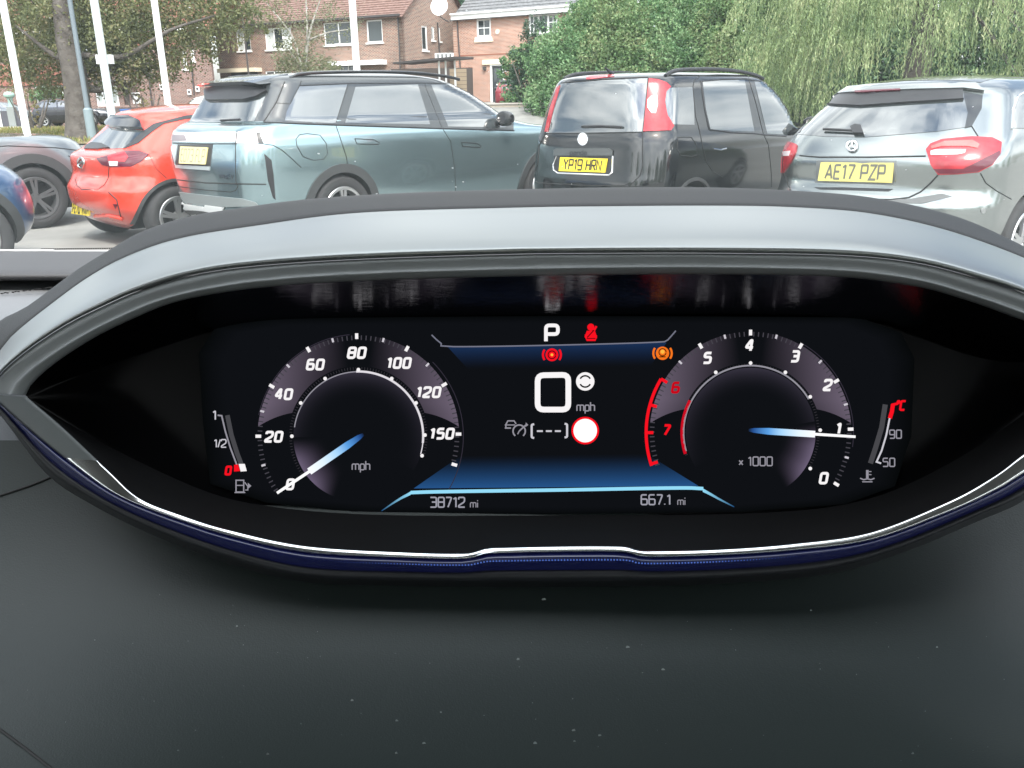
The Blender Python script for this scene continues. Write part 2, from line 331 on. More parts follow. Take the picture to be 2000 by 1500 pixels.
# ================================================================== instrument cluster
CL = thing('instrument_cluster', tuple(at(1083, 1000, .37)), 0, 'wide lens-shaped digital instrument cluster under a satin silver hood', 'instrument cluster')
def DS(u): return .37-(u-1083)*2.35e-5
def arc(P, n=96): return smooth_line(P, n)
A = [(-90, 700), (0, 626), (50, 600), (125, 545), (160, 520), (220, 484), (275, 453), (363, 424), (450, 409), (600, 389), (800, 376), (1000, 370), (1200, 366), (1400, 366), (1550, 372), (1700, 385), (1850, 417), (1955, 459), (2060, 516), (2180, 600)]
B = [(-40, 735), (0, 685), (30, 650), (100, 594), (175, 540), (250, 500), (350, 466), (500, 441), (700, 416), (1000, 406), (1200, 403), (1400, 402), (1550, 405), (1700, 417), (1850, 450), (2000, 504), (2080, 548), (2180, 650)]
Cc = [(-20, 755), (0, 724), (50, 680), (125, 630), (200, 592), (275, 560), (375, 531), (500, 513), (700, 500), (1000, 490), (1200, 488), (1400, 488), (1640, 492), (1790, 507), (1910, 537), (2000, 566), (2080, 605), (2160, 690)]
D1 = [(-14, 768), (0, 742), (50, 703), (125, 655), (200, 615), (275, 582), (375, 553), (500, 532), (700, 517), (1000, 507), (1200, 504), (1400, 504), (1640, 510), (1790, 528), (1910, 562), (2000, 592), (2080, 630), (2150, 695)]
D = [(50, 772), (58, 755), (100, 715), (175, 665), (250, 627), (350, 588), (500, 563), (700, 549), (1000, 540), (1200, 537), (1400, 536), (1640, 541), (1790, 560), (1880, 584), (1960, 612), (2060, 650), (2135, 700)]
E_ = [(54, 775), (130, 742), (250, 700), (385, 655), (500, 630), (700, 623), (1083, 620), (1500, 619), (1700, 628), (1800, 660), (1950, 705), (2130, 702)]
FL = [(54, 779), (200, 865), (390, 955), (520, 988), (700, 1002), (1083, 1006), (1450, 1003), (1650, 985), (1790, 938), (1950, 845), (2130, 706)]
G = [(52, 776), (120, 834), (210, 918), (270, 972), (350, 1005), (450, 1036), (600, 1067), (800, 1079), (905, 1081), (930, 1077), (952, 1071), (1000, 1069), (1100, 1067), (1205, 1067), (1232, 1070), (1262, 1076), (1400, 1073), (1550, 1062), (1700, 1040), (1850, 981), (1934, 935), (1985, 898), (2040, 850), (2140, 705)]
G2 = [(-20, 770), (0, 788), (60, 840), (150, 912), (210, 955), (270, 985), (360, 1018), (450, 1046), (600, 1078), (800, 1089), (905, 1091), (930, 1087), (952, 1081), (1000, 1079), (1100, 1077), (1205, 1077), (1232, 1080), (1262, 1087), (1400, 1084), (1550, 1074), (1700, 1054), (1850, 1000), (1934, 962), (1985, 932), (2060, 875), (2150, 720)]
HH = [(-30, 778), (0, 800), (90, 915), (180, 976), (300, 1036), (450, 1092), (600, 1128), (800, 1135), (1000, 1137), (1200, 1136), (1400, 1131), (1610, 1113), (1760, 1071), (1910, 1008), (2000, 968), (2090, 900), (2160, 740)]
def off(P, dx, dy): return [(u+dx, v+dy) for u, v in P]
def mixp(P, Q, t, n=96):
    return arc(P, n)*(1-t)+arc(Q, n)*t
def skin(name, arcs, m, parent, M_=10, n=96, kind=None, bend=None):
    rows = []
    for P, dd in arcs:
        q = smooth_line(P, n)
        rows.append(np.array([at(u, v, DS(u)+dd) for u, v in q]))
    cols = [smooth_line([r_[j] for r_ in rows], M_) for j in range(n)]
    V, Fc = loft([[c[i] for c in cols] for i in range(M_)]); return add(name, V, Fc, m, parent)
M_rim = mat('soft_rim', (0.021, 0.021, 0.022), 0.6, bump=(2600, .5, .0004))
M_silver = mat('satin_silver', (0.29, 0.305, 0.305), 0.31, metal=0.75, bump=(3000, .05, .0002))
M_inner = mat('inner_band', (0.20, 0.212, 0.215), 0.42)
M_cav = mat('cavity_black', (0.005, 0.005, 0.0055), 0.75, spec=.15)
M_ceil = mat('cavity_gloss', (0.17, 0.17, 0.18), 0.15, metal=1.0)
_t = M_ceil.node_tree; _n = _t.nodes.new('ShaderNodeTexNoise'); _n.inputs['Scale'].default_value = 1; _n.inputs['Detail'].default_value = 1; _c = _t.nodes.new('ShaderNodeTexCoord'); _m = _t.nodes.new('ShaderNodeMapping'); _m.inputs['Scale'].default_value = (4, 2200, 2200)
_b = _t.nodes.new('ShaderNodeBump'); _b.inputs['Strength'].default_value = 1; _b.inputs['Distance'].default_value = .00008; _t.links.new(_c.outputs['Object'], _m.inputs[0]); _t.links.new(_m.outputs[0], _n.inputs[0]); _t.links.new(_n.outputs[0], _b.inputs['Height']); _t.links.new(_b.outputs[0], _t.nodes['Principled BSDF'].inputs['Normal'])
M_glass = mat('display_surround', (0.003, 0.003, 0.0035), 0.3, spec=0.08)
M_chrome = mat('chrome_trim', (0.75, 0.78, 0.78), 0.18, metal=1)
skin('hood_rim', [(off(A, 0, 60), .085), (off(A, 0, 22), .074), (A, .062), (mixp(A, B, .5), .043), (B, .030), (off(B, 0, 7), .031)], M_rim, CL, 16)
skin('hood_band', [(off(B, 0, 1), .033), (B, .029), (mixp(B, Cc, .12), .021), (mixp(B, Cc, .45), .000), (mixp(B, Cc, .72), -.0125), (mixp(B, Cc, .88), -.0172), (Cc, -.0195), (off(Cc, 0, 3), -.0185), (off(Cc, 0, 6), -.0165)], M_silver, CL, 22)
skin('inner_band', [(off(Cc, 0, 7), -.0165), (off(Cc, 0, 9), -.0175), (mixp(Cc, D1, .75), -.0182), (D1, -.0178), (mixp(D1, D, .45), -.0165), (mixp(D1, D, .55), -.0185), (mixp(D1, D, .9), -.0150), (D, -.011)], M_inner, CL, 22)
skin('cavity_ceiling', [(D, -.0108), (E_, .0212)], M_ceil, CL, 4)
skin('display_surround', [(off(E_, 0, -3), .0225), (mixp(E_, FL, .5), .0225), (off(FL, 0, 3), .0225)], M_glass, CL, 5)
skin('cavity_floor', [(FL, .0215), (mixp(FL, G, .5), .005), (G, -.0185)], M_cav, CL, 8)
gA, gB = arc(G, 480), arc(G2, 480); ig = np.arange(480); iL = int(np.argmin(np.abs(gA[:, 0]-192))); iR = 478
M_tend = mat('satin_trim_dark', (.08, .088, .088), .42)
for nm, m_, a_, b_ in (('trim_end', M_tend, 0, iL+1), ('chrome_trim', M_chrome, iL, 480)):
    g1, g2 = gA[a_:b_], gB[a_:b_]; mm = lambda t, dv=0: [(p[0], p[1]+dv) for p in g1*(1-t)+g2*t]
    skin(nm, [(mm(0, -1), -.0170), (mm(0), -.0192), (mm(.2), -.01965), (mm(.5), -.0201), (mm(.8), -.0204), (mm(1), -.0205), (mm(1, 1.5), -.0192)], m_, CL, 12, n=160 if nm == 'chrome_trim' else 40)
M_blue = mat('blue_light_strip', (0.006, 0.008, 0.035), 0.2, coat=.6, emit=s2l((24, 30, 92)), es=.17/2**EXPO)
BM = skin('light_strip', [(off(G2, 0, 2), -.0188), (mixp(G2, HH, .2), -.0215), (mixp(G2, HH, .45), -.0195), (mixp(G2, HH, .62), -.0165)], M_blue, CL, 10)
skin('lower_lip', [(mixp(G2, HH, .60), -.0170), (mixp(G2, HH, .75), -.0185), (mixp(G2, HH, .94), -.0175), (HH, -.0150), (off(HH, 0, 10), -.002)], mat('lip_black', (.014, .015, .018), .4), CL, 12)
g = MB()
for k in range(150):
    u = 655+k*6.05; a = np.array(arc(G2, 300)); b = np.array(arc(HH, 300)); v = np.interp(u, a[:, 0], a[:, 1])*.72+np.interp(u, b[:, 0], b[:, 1])*.28
    c = at(u, v, DS(u)-.0222); r_ = .00036*min(1, (k+8)/40, (158-k)/40); n = len(g.v)
    g.v += [tuple(c+RT*r_*cos(i*pi/3)+UP*r_*sin(i*pi/3)) for i in range(6)]; g.f.append([n+i for i in range(6)])
g.build('light_dots', emis('blue_led', (96, 128, 215), .8), BM, kind='stuff')

# ---------------- display
_a, _b, _c = at(700, 800, DS(700)+.0205), at(1465, 800, DS(1465)+.0205), at(1083, 1000, DS(1083)+.021)
SN = np.cross(_b-_a, _c-_a); SN /= np.linalg.norm(SN); SN = SN if np.dot(SN, EYE-_a) > 0 else -SN
def sc(u, v, off_=0.0): 
    return onplane(u, v, _a+SN*off_, SN)
def flat(name, parts, m, parent, lay, kind=None, cols=None):
    V = []; Fc = []; CC = []
    for i, (P, f) in enumerate(parts):
        k = len(V); V += [sc(p[0], p[1], .0003+.00018*lay) for p in P]; Fc += [[j+k for j in q] for q in f]
        if cols is not None: CC += cols[i]
    ob = add(name, V, Fc, m, parent, smooth=False, kind=kind)
    if cols is not None:
        ca = ob.data.color_attributes.new('glow', 'FLOAT_COLOR', 'POINT')
        ca.data.foreach_set('color', np.array([[*c, 1] for c in CC], np.float32).ravel())
    return ob
def txt(s, u, v, h, **k):
    o_, w_ = text2d(s, h, **k); return [([(u+p[0], v-p[1]) for p in P], f) for P, f in o_]
def ell(c, r_, a0, a1, n=48): return [(c[0]+r_*cos(radians(a0+(a1-a0)*i/n)), c[1]-r_*sin(radians(a0+(a1-a0)*i/n))) for i in range(n+1)]
def disc(c, r_, n=40): return ([(c[0]+r_*cos(2*pi*i/n), c[1]+r_*sin(2*pi*i/n)) for i in range(n)], [list(range(n))])
def sector(c, r0, r1, a0, a1, colf, na=48, nr=8):
    P = []; Cq = []
    for i in range(nr+1):
        for j in range(na+1):
            t = i/nr; a = a0+(a1-a0)*j/na; r_ = r0+(r1-r0)*t; P.append((c[0]+r_*cos(radians(a)), c[1]-r_*sin(radians(a)))); Cq.append(colf(a, t))
    f = [[i*(na+1)+j, i*(na+1)+j+1, (i+1)*(na+1)+j+1, (i+1)*(na+1)+j] for i in range(nr) for j in range(na)]
    return (P, f), Cq
E_W = emis('lit_white', (252, 249, 250), .98); E_G = emis('lit_grey', (150, 148, 158)); E_GD = emis('lit_dim', (70, 68, 76)); E_R = emis('lit_red', (250, 18, 34), 1.0)
E_RD = emis('lit_dark_red', (200, 8, 26)); E_O = emis('lit_amber', (250, 120, 30)); E_OD = emis('lit_amber_dark', (40, 12, 2)); E_K = emis('unlit_black', (14, 15, 18)); E_RK = emis('lit_red_dark', (90, 6, 14)); E_Y = emis('lit_yellow', (255, 190, 70))
GLOW = emis_attr('display_glow')
_dp = [(388, 690), (420, 640), (520, 622), (800, 619), (1083, 617), (1400, 618), (1680, 620), (1760, 650), (1786, 700), (1780, 850), (1748, 950), (1650, 985), (1450, 1000), (1083, 1004), (700, 1000), (520, 982), (410, 945), (396, 820)]
k0 = s2l((15, 17, 21)); _ke = s2l((7, 9, 10)); _dc = np.array((1085, 812)); V = []; Cq = []
for sc_k, cc in ((1.0, _ke), (.975, _ke*.6+k0*.4), (.93, k0), (.0, k0)):
    for p in _dp: V.append(tuple(_dc+(np.array(p)-_dc)*sc_k)); Cq.append(tuple(cc))
_n = len(_dp); SCR = flat('display', [(V, [[i*_n+j, i*_n+(j+1) % _n, (i+1)*_n+(j+1) % _n, (i+1)*_n+j] for i in range(2) for j in range(_n)]+[[2*_n+j for j in range(_n)]])], GLOW, CL, -1, cols=[Cq])
def lerpc(c, t): return tuple(k0+(s2l(c)-k0)*max(0, min(1, t)))
def sst_(t): t = min(max(t, 0), 1); return t*t*(3-2*t)
def dial(name, c, nums, ticks_maj, ticks_mid, a_lo, a_hi, red=None):
    face, cf = [], []
    pur = (108, 97, 114)
    def lob(lo, hi, c0):
        def f(a, t):
            q = 1-abs(a-c0)/abs(hi-c0 if (a-c0)*(hi-c0) > 0 else lo-c0); return lerpc(pur, (max(0, q)**1.1)*(.45+.55*t) if (a-c0)*(hi-c0) > 0 else (.85+.15*q)*(.45+.55*t))
        return f
    for lo, hi, c0, sh in ((19.5, 82, 28, -14), (160.5, 98, 152, 14)):
        q, cc = sector(c, 137, 197, lo, hi, lob(lo, hi, c0)); P, f = q; na = 49; P2 = []
        for i_, p in enumerate(P):      # lower edge of the band slants outwards
            t_, j_ = (i_//na)/8, (i_ % na)/48; a_ = radians(lo+(hi-lo)*j_+sh*t_*(1-j_)**3); r_ = 137+60*t_; P2.append((c[0]+r_*cos(a_), c[1]-r_*sin(a_)))
        face.append((P2, f)); cf.append(cc)
    def inner(a, t): 
        w = max(0, 1-abs(a-(215 if name == 'speedometer' else -24))/34.); return lerpc((110, 98, 122), sst_(w*1.3)*t**2.2*.95)
    if name == 'speedometer': q, cc = sector(c, 62, 127, 181, 249, inner)
    else: q, cc = sector(c, 62, 127, -58, 10, inner)
    inn = (q, cc)
    def rim(a, t): return lerpc((62, 58, 72), t**3*.8*max(0, 1-abs(a-90)/125))
    q, cc = sector(c, 70, 127, -32, 212, rim); d = flat(name, [q], GLOW, CL, 0, cols=[cc])
    flat('dial_glow', [inn[0]], GLOW, d, .5, cols=[inn[1]]); [flat('dial_band', [a], GLOW, d, .5, cols=[b]) for a, b in zip(face, cf)]
    P = [ell(c, 205, a_lo-14, a_lo+62, 30)] if name == 'speedometer' else [ell(c, 206, a_hi+40-55, a_hi-12, 30)]
    P.append(ell(c, 199, 95, 168, 40) if name == 'speedometer' else ell(c, 201, -8, 60, 40))
    for p in P: flat('dial_edge', [ribbon(p, 1.6)], emis('edge_dim', (52, 48, 60)), d, 1)
    tk = []
    n = int((a_hi-a_lo)/2.75)
    for i in range(n+1):
        a = radians(a_lo+(a_hi-a_lo)*i/n); tk.append(ribbon([(c[0]+188*cos(a), c[1]-188*sin(a)), (c[0]+197*cos(a), c[1]-197*sin(a))], 2.2))
    flat('fine_ticks', tk, E_GD, d, 1, kind='stuff')
    tk = []
    n = int((a_hi-a_lo)/2.4)
    for i in range(n+1):
        a = radians(a_lo+(a_hi-a_lo)*i/n); tk.append(ribbon([(c[0]+130*cos(a), c[1]-130*sin(a)), (c[0]+135*cos(a), c[1]-135*sin(a))], 1.3))
    flat('inner_ticks', tk, emis('tick_dim', (52, 50, 56)), d, 1, kind='stuff')
    for a in ticks_maj:
        flat('scale_mark', [ribbon([(c[0]+190*cos(radians(a)), c[1]-190*sin(radians(a))), (c[0]+201*cos(radians(a)), c[1]-201*sin(radians(a)))], 6.2)], E_W, d, 2)
    for a in ticks_mid:
        flat('half_mark', [ribbon([(c[0]+190*cos(radians(a)), c[1]-190*sin(radians(a))), (c[0]+198*cos(radians(a)), c[1]-198*sin(radians(a)))], 4)], emis('lit_soft', (206, 202, 210)), d, 2)
    for s_, u, v, h, col in nums:
        flat('numeral', txt(s_, u, v, h*.80, stroke=.27, gap=.36, skew=.18, rad=.2, wid=1.08), col, d, 3)
    return d
cL = (700, 852)
SP = dial('speedometer', cL, [('0', 567, 946, 23, E_W), ('20', 535, 853, 23, E_W), ('40', 554, 770, 23, E_W), ('60', 616, 712, 23, E_W), ('80', 697, 689, 24, E_W), ('100', 779, 709, 23, E_W), ('120', 837, 766, 23, E_W), ('150', 863, 847, 23, E_W)],
          [180, 150, 120, 91, 61, 31, 1.2, -16.5], [197, 165.5, 135, 105, 75.5, 46], -17, 213)
flat('arc_line', [ribbon(ell(cL, 126, 172, 92, 50), 2.2)], E_G, SP, 2); flat('arc_line', [ribbon(ell(cL, 126.5, 92, -6, 60), 4.2), ribbon(ell(cL, 126.5, -6, -16, 8), 2)], emis('lit_arc', (228, 224, 230)), SP, 2)
for a in (180, 150, 120, 90, 60, 30, 1, -17): flat('arc_dot', [disc((cL[0]+130*cos(radians(a)), cL[1]-130*sin(radians(a))), 3.6, 12)], E_W, SP, 3)
flat('unit_text', txt('mph', 705, 909, 17, stroke=.13, gap=.16), E_G, SP, 3)
cR = (1466, 845)
RV = dial('rev_counter', cR, [('0', 1609, 934, 24, E_W), ('1', 1638, 837, 24, E_W), ('2', 1617, 752, 24, E_W), ('3', 1553, 696, 24, E_W), ('4', 1464, 675, 25, E_W), ('5', 1382, 699, 24, E_W), ('6', 1320, 757, 23, E_RD), ('7', 1302, 840, 23, E_R)],
          [120, 90, 60, 31, 2, -31], [135, 105, 75, 45.5, 16.5, -14.5], -31, 199)
flat('arc_line', [ribbon(ell(cR, 131, 196, 30, 90), 3.2)], E_G, RV, 2); flat('red_band', [ribbon(ell(cR, 134, 198, 152, 30), 6)], emis('red_band', (205, 12, 34)), RV, 2)
rl = [ribbon(ell(cR, 204, 198.5, 149, 40), 6)]
for a in (149, 164.5, 180, 197.5): rl.append(ribbon([(cR[0]+204*cos(radians(a)), cR[1]-204*sin(radians(a))), (cR[0]+190*cos(radians(a)), cR[1]-190*sin(radians(a)))], 6))
flat('red_zone', rl, E_R, RV, 2)
for a in (120, 90, 60, 31, 2, -31): flat('arc_dot', [disc((cR[0]+136*cos(radians(a)), cR[1]-136*sin(radians(a))), 3.6, 12)], E_W, RV, 3)
flat('unit_text', txt('x 1000', 1476, 901, 17, stroke=.14, gap=.2), E_G, RV, 3)
def needle(parent, tail, mid, tip, w):
    t, m_, p = np.array(tail, float), np.array(mid, float), np.array(tip, float); d = (p-t)/np.linalg.norm(p-t); n = np.array([-d[1], d[0]]); P = []; Cq = []; f = []
    ks = [(0, .35, (20, 26, 40)), (.08, .7, (40, 84, 150)), (.3, 1, (90, 158, 225)), (.5, 1, (170, 215, 250)), (.75, 1, (225, 242, 255)), (1, 1, (250, 252, 255))]
    for q, ww, col in ks:
        c = t+(m_-t)*q; P += [tuple(c+n*w/2*ww), tuple(c-n*w/2*ww)]; Cq += [tuple(s2l(col)*1.05)]*2
    for q, ww in ((0, .42), (.04, .42), (1, .38)):
        c = m_+(p-m_)*q; P += [tuple(c+n*w*ww), tuple(c-n*w*ww)] if q == 0 and 0 else [tuple(c+n*w/2*ww*1.0), tuple(c-n*w/2*ww*1.0)]; Cq += [(1.05, 1.05, 1.05)]*2
    for i in range(len(P)//2-1): f.append([2*i, 2*i+1, 2*i+3, 2*i+2])
    flat('needle', [(P, f)], GLOW, parent, 5, cols=[Cq])
needle(SP, (710, 848), (604, 921), (541, 963), 14); needle(RV, (1462, 840), (1592, 848), (1671, 853), 13)
FG = flat('fuel_gauge', [ribbon([(444, 811), (452, 850), (463, 885), (473, 911)], 9)], emis('bar_grey', (72, 72, 76)), CL, 1)
flat('scale_line', [ribbon([(425, 811), (433, 812), (440, 842), (450, 875), (464, 912)], 3)], E_G, FG, 2)
flat('level_block', [([(466, 906), (478, 906), (482, 920), (470, 921)], [[0, 1, 2, 3]])], E_W, FG, 3); flat('reserve_mark', [([(457, 908), (465, 907), (469, 920), (457, 921)], [[0, 1, 2, 3]])], E_R, FG, 3)
flat('numeral', txt('1', 419, 811, 17, stroke=.16), emis('lit_pale', (205, 204, 212)), FG, 3); flat('numeral', txt('1/2', 430, 866, 15, stroke=.15, gap=.14), emis('lit_pale', (1, 1, 1)), FG, 3); flat('numeral', txt('0', 446, 919, 15, stroke=.3, skew=.15), E_R, FG, 3)
flat('pump_icon', [ribbon([(461, 961), (461, 938), (476, 938), (476, 961)], 2.4, True), ribbon([(461, 948), (476, 948)], 2), ribbon([(478, 942), (484, 950), (484, 957), (479, 957)], 2), ([(484, 943), (491, 949), (484, 955)], [[0, 1, 2]]), ribbon([(458, 962), (479, 962)], 2)], E_G, FG, 3)
TG = flat('temperature_gauge', [ribbon([(1729, 790), (1722, 835), (1710, 875), (1700, 905)], 10)], emis('bar_grey', (1, 1, 1)), CL, 1)
flat('scale_line', [ribbon([(1738, 815), (1731, 850), (1722, 880), (1712, 902), (1721, 905)], 3.4)], emis('lit_pale', (1, 1, 1)), TG, 2)
flat('hot_mark', [ribbon([(1744, 790), (1742, 804), (1738, 817)], 8), ribbon([(1741, 791), (1754, 788)], 5)], E_R, TG, 3)
flat('unit_text', txt('"C', 1760, 792, 17, stroke=.26, gap=.2, skew=.15), E_R, TG, 3); flat('numeral', txt('90', 1749, 848, 16, stroke=.15, gap=.22), E_G, TG, 3); flat('numeral', txt('50', 1736, 903, 16, stroke=.15, gap=.22), E_G, TG, 3)
flat('coolant_icon', [ribbon([(1694, 918), (1694, 934)], 5), ribbon([(1697, 921), (1702, 921)], 1.8), ribbon([(1697, 927), (1702, 927)], 1.8), ribbon([(1680, 934), (1687, 937), (1694, 935), (1701, 937), (1708, 934)], 2.4), ribbon([(1684, 941), (1704, 941)], 2)], E_G, TG, 3)
# centre of the display
def grad(P0, P1, ca, cb, n=10):
    V = []; Cq = []; f = []
    for i in range(n+1):
        t = i/n
        for j in (0, 1): V.append(tuple(np.array(P0[j])*(1-t)+np.array(P1[j])*t)); Cq.append(tuple(ca*(1-t)**1.6+cb*(1-(1-t)**1.6)))
    for i in range(n): f.append([2*i, 2*i+1, 2*i+3, 2*i+2])
    return (V, f), Cq
q1, c1 = grad([(874, 677), (1302, 669)], [(915, 722), (1270, 716)], s2l((26, 48, 84)), k0)
q2, c2 = grad([(808, 954), (1364, 949)], [(900, 890), (1262, 886)], s2l((38, 84, 138)), k0)
CD = flat('centre_display', [q1, q2], GLOW, CL, 0, cols=[c1, c2])
flat('divider_line', [ribbon(smooth_line([(843, 654), (862, 671), (884, 677), (1090, 674), (1288, 668), (1305, 662), (1320, 646)], 40), 2.6)], emis('lit_line', (118, 120, 136)), CD, 2)
P = smooth_line([(745, 998), (775, 978), (800, 965), (830, 961), (1090, 957), (1345, 953), (1375, 959), (1405, 975), (1434, 990)], 60); lw = np.interp(np.linspace(0, 1, 60), [0, .1, .5, .9, 1], [0, 1, 1, 1, 0])
V = []; Cq = []; f = []
for i, p in enumerate(P):
    for s_ in (-1, 1): V.append((p[0], p[1]+s_*(1.0+2.4*lw[i]))); Cq.append(tuple(s2l((40, 104, 170))*(1-lw[i])*.5+s2l((150, 222, 250))*lw[i]))
for i in range(59): f.append([2*i, 2*i+1, 2*i+3, 2*i+2])
flat('blue_line', [(V, f)], GLOW, CD, 2, cols=[Cq])
flat('odometer', txt('38712', 874, 981, 19, stroke=.15, gap=.2), emis('lit_odo', (160, 160, 172)), CD, 3); flat('unit_text', txt('mi', 926, 984, 14, stroke=.13, gap=.18), E_G, CD, 3)
flat('trip_meter', txt('667.1', 1281, 976, 19, stroke=.15, gap=.2), emis('lit_odo', (1, 1, 1)), CD, 3); flat('unit_text', txt('mi', 1331, 979, 14, stroke=.13, gap=.18), E_G, CD, 3)
flat('gear_letter', txt('P', 1078, 651, 31, stroke=.23, rad=.22, wid=1.35), E_W, CD, 3)
flat('speed_digit', [ribbon(rounded([(1050, 733), (1110, 732), (1110, 800), (1050, 800)], 12, True), 11, True)], E_W, CD, 3)
flat('unit_text', txt('mph', 1144, 794, 17, stroke=.14, gap=.16), E_G, CD, 3)
SW = flat('steering_icon', [disc((1143, 745), 18)], E_W, CD, 3); flat('icon_wheel', [ribbon(ell((1143, 745), 11, 28, 152, 20), 3.2), ribbon(ell((1143, 745), 11, 208, 332, 20), 3.2)], E_K, SW, 4)
SB = flat('seat_belt_icon', [disc((1154, 639), 7), ([(1146, 646), (1162, 646), (1166, 658), (1163, 666), (1146, 666), (1142, 658)], [list(range(6))]), ribbon([(1160, 646), (1165, 637)], 4), ribbon([(1142, 656), (1166, 658)], 6)], E_R, CD, 3)
flat('icon_belt', [ribbon([(1147, 659), (1160, 645)], 2), ribbon([(1146, 661), (1163, 661)], 1.6)], E_RK, SB, 4)
BI = flat('brake_icon', [disc((1078, 693), 12.5), ribbon(ell((1078, 693), 17.5, 145, 215, 14), 4), ribbon(ell((1078, 693), 17.5, -35, 35, 14), 4)], E_R, CD, 3); flat('icon_letter', [ribbon(ell((1078, 693), 7.5, 0, 350, 30), 2), ], E_RK, BI, 4); flat('icon_mark', [disc((1078, 693), 2.8, 10)], E_Y, BI, 4)
PI_ = flat('parking_brake_icon', [disc((1294, 690), 13), ribbon(ell((1294, 690), 18, 145, 215, 14), 4), ribbon(ell((1294, 690), 18, -35, 35, 14), 4)], E_O, CD, 3); flat('icon_letter', [ribbon(ell((1294, 688), 7, 0, 350, 26), 1.8), ribbon([(1288, 697), (1300, 697)], 2)], E_OD, PI_, 4); flat('icon_mark', [disc((1294, 687), 4, 14)], E_Y, PI_, 4)
flat('speed_limit_sign', [disc((1143, 841), 27)], E_R, CD, 3); flat('sign_face', [disc((1143, 841), 23)], emis('sign_white', (255, 250, 246), 1.2), CD, 4)
flat('cruise_setting', txt('[', 1040, 842, 27, stroke=.15)+txt('---', 1072, 842, 20, stroke=.17, gap=.3, wid=1.7)+txt(']', 1106, 841, 27, stroke=.15), emis('lit_pale', (1, 1, 1)), CD, 3)
flat('cruise_icon', [ribbon(ell((1014, 842), 12, -50, 230, 24), 2.8), ribbon([(1014, 842), (1027, 830)], 2.6), ([(1027, 825), (1032, 830), (1026, 834)], [[0, 1, 2]]), ribbon([(988, 836), (988, 829), (992, 822), (1004, 822), (1008, 828)], 2.4), ribbon([(986, 836), (998, 836)], 2.6), ribbon([(986, 830), (1006, 830)], 2), ribbon([(1014, 842), (1011, 848)], 2.2)], E_G, CD, 3)
# ================================================================== cars
def paint(name, col, metal=.6, rough=.32, coat=1.0): return mat(name, col, rough, metal, coat)
M_tyre = mat('tyre_rubber', (0.022, 0.022, 0.023), .8, bump=(60, .3, .004)); M_well = mat('wheel_well', (0.012, 0.012, 0.012), .9)
M_alloy = mat('alloy_rim', (0.55, 0.56, 0.57), .3, metal=.9); M_rimdark = mat('dark_rim', (0.03, 0.03, 0.033), .35, metal=.5)
M_win = mat('car_window', (0.025, 0.032, 0.033), .03, spec=1.0, coat=1.0); MATS['car_window'].node_tree.nodes['Principled BSDF'].inputs['Coat IOR'].default_value = 2.3
M_trim = mat('car_trim_black', (0.018, 0.018, 0.02), .35); M_gblack = mat('car_gloss_black', (0.012, 0.013, 0.014), .12, coat=.6)
M_clad = mat('car_cladding', (0.035, 0.037, 0.038), .6); M_seam = mat('panel_gap_dark', (0.006, 0.006, 0.006), .6)
M_lamp = mat('tail_lamp_red', (0.24, 0.006, 0.014), .2, coat=.25, noise=(14, 1, (0.38, 0.016, 0.026))); M_lampc = mat('tail_lamp_clear', (0.55, 0.46, 0.46), .15, coat=1); M_lampd = mat('tail_lamp_dark', (0.085, 0.004, 0.014), .15, coat=.4)
M_py = mat('plate_yellow', (0.72, 0.56, 0.03), .35, coat=.3); M_pw = mat('plate_white', (0.8, 0.79, 0.70), .35, coat=.3); M_pt = mat('plate_lettering', (0.012, 0.012, 0.012), .4); M_ptl = mat('plate_lettering_pale', (0.5, 0.5, 0.48), .4); M_headl = mat('headlamp_clear', (.35, .36, .37), .1, coat=1); M_chr = mat('car_chrome', (0.8, 0.8, 0.8), .1, metal=1)
def interp_rows(rows, sub):
    R = np.array(rows, float); n = len(R); out = []
    e = np.vstack([R[0], R, R[-1]])
    for i in range(n-1):
        for k in range(sub):
            t = k/sub; q = []
            for c in range(R.shape[1]):
                y0, y1, y2, y3 = e[i:i+4, c]
                m1 = 0 if (y1-y0)*(y2-y1) <= 0 else (y2-y0)/2; m2 = 0 if (y2-y1)*(y3-y2) <= 0 else (y3-y1)/2
                lim = 3*abs(y2-y1); m1 = np.clip(m1, -lim, lim); m2 = np.clip(m2, -lim, lim)
                q.append((1+2*t)*(1-t)**2*y1+t*(1-t)**2*m1+t*t*(3-2*t)*y2+t*t*(t-1)*m2)
            out.append(q)
    out.append(list(R[-1])); return out
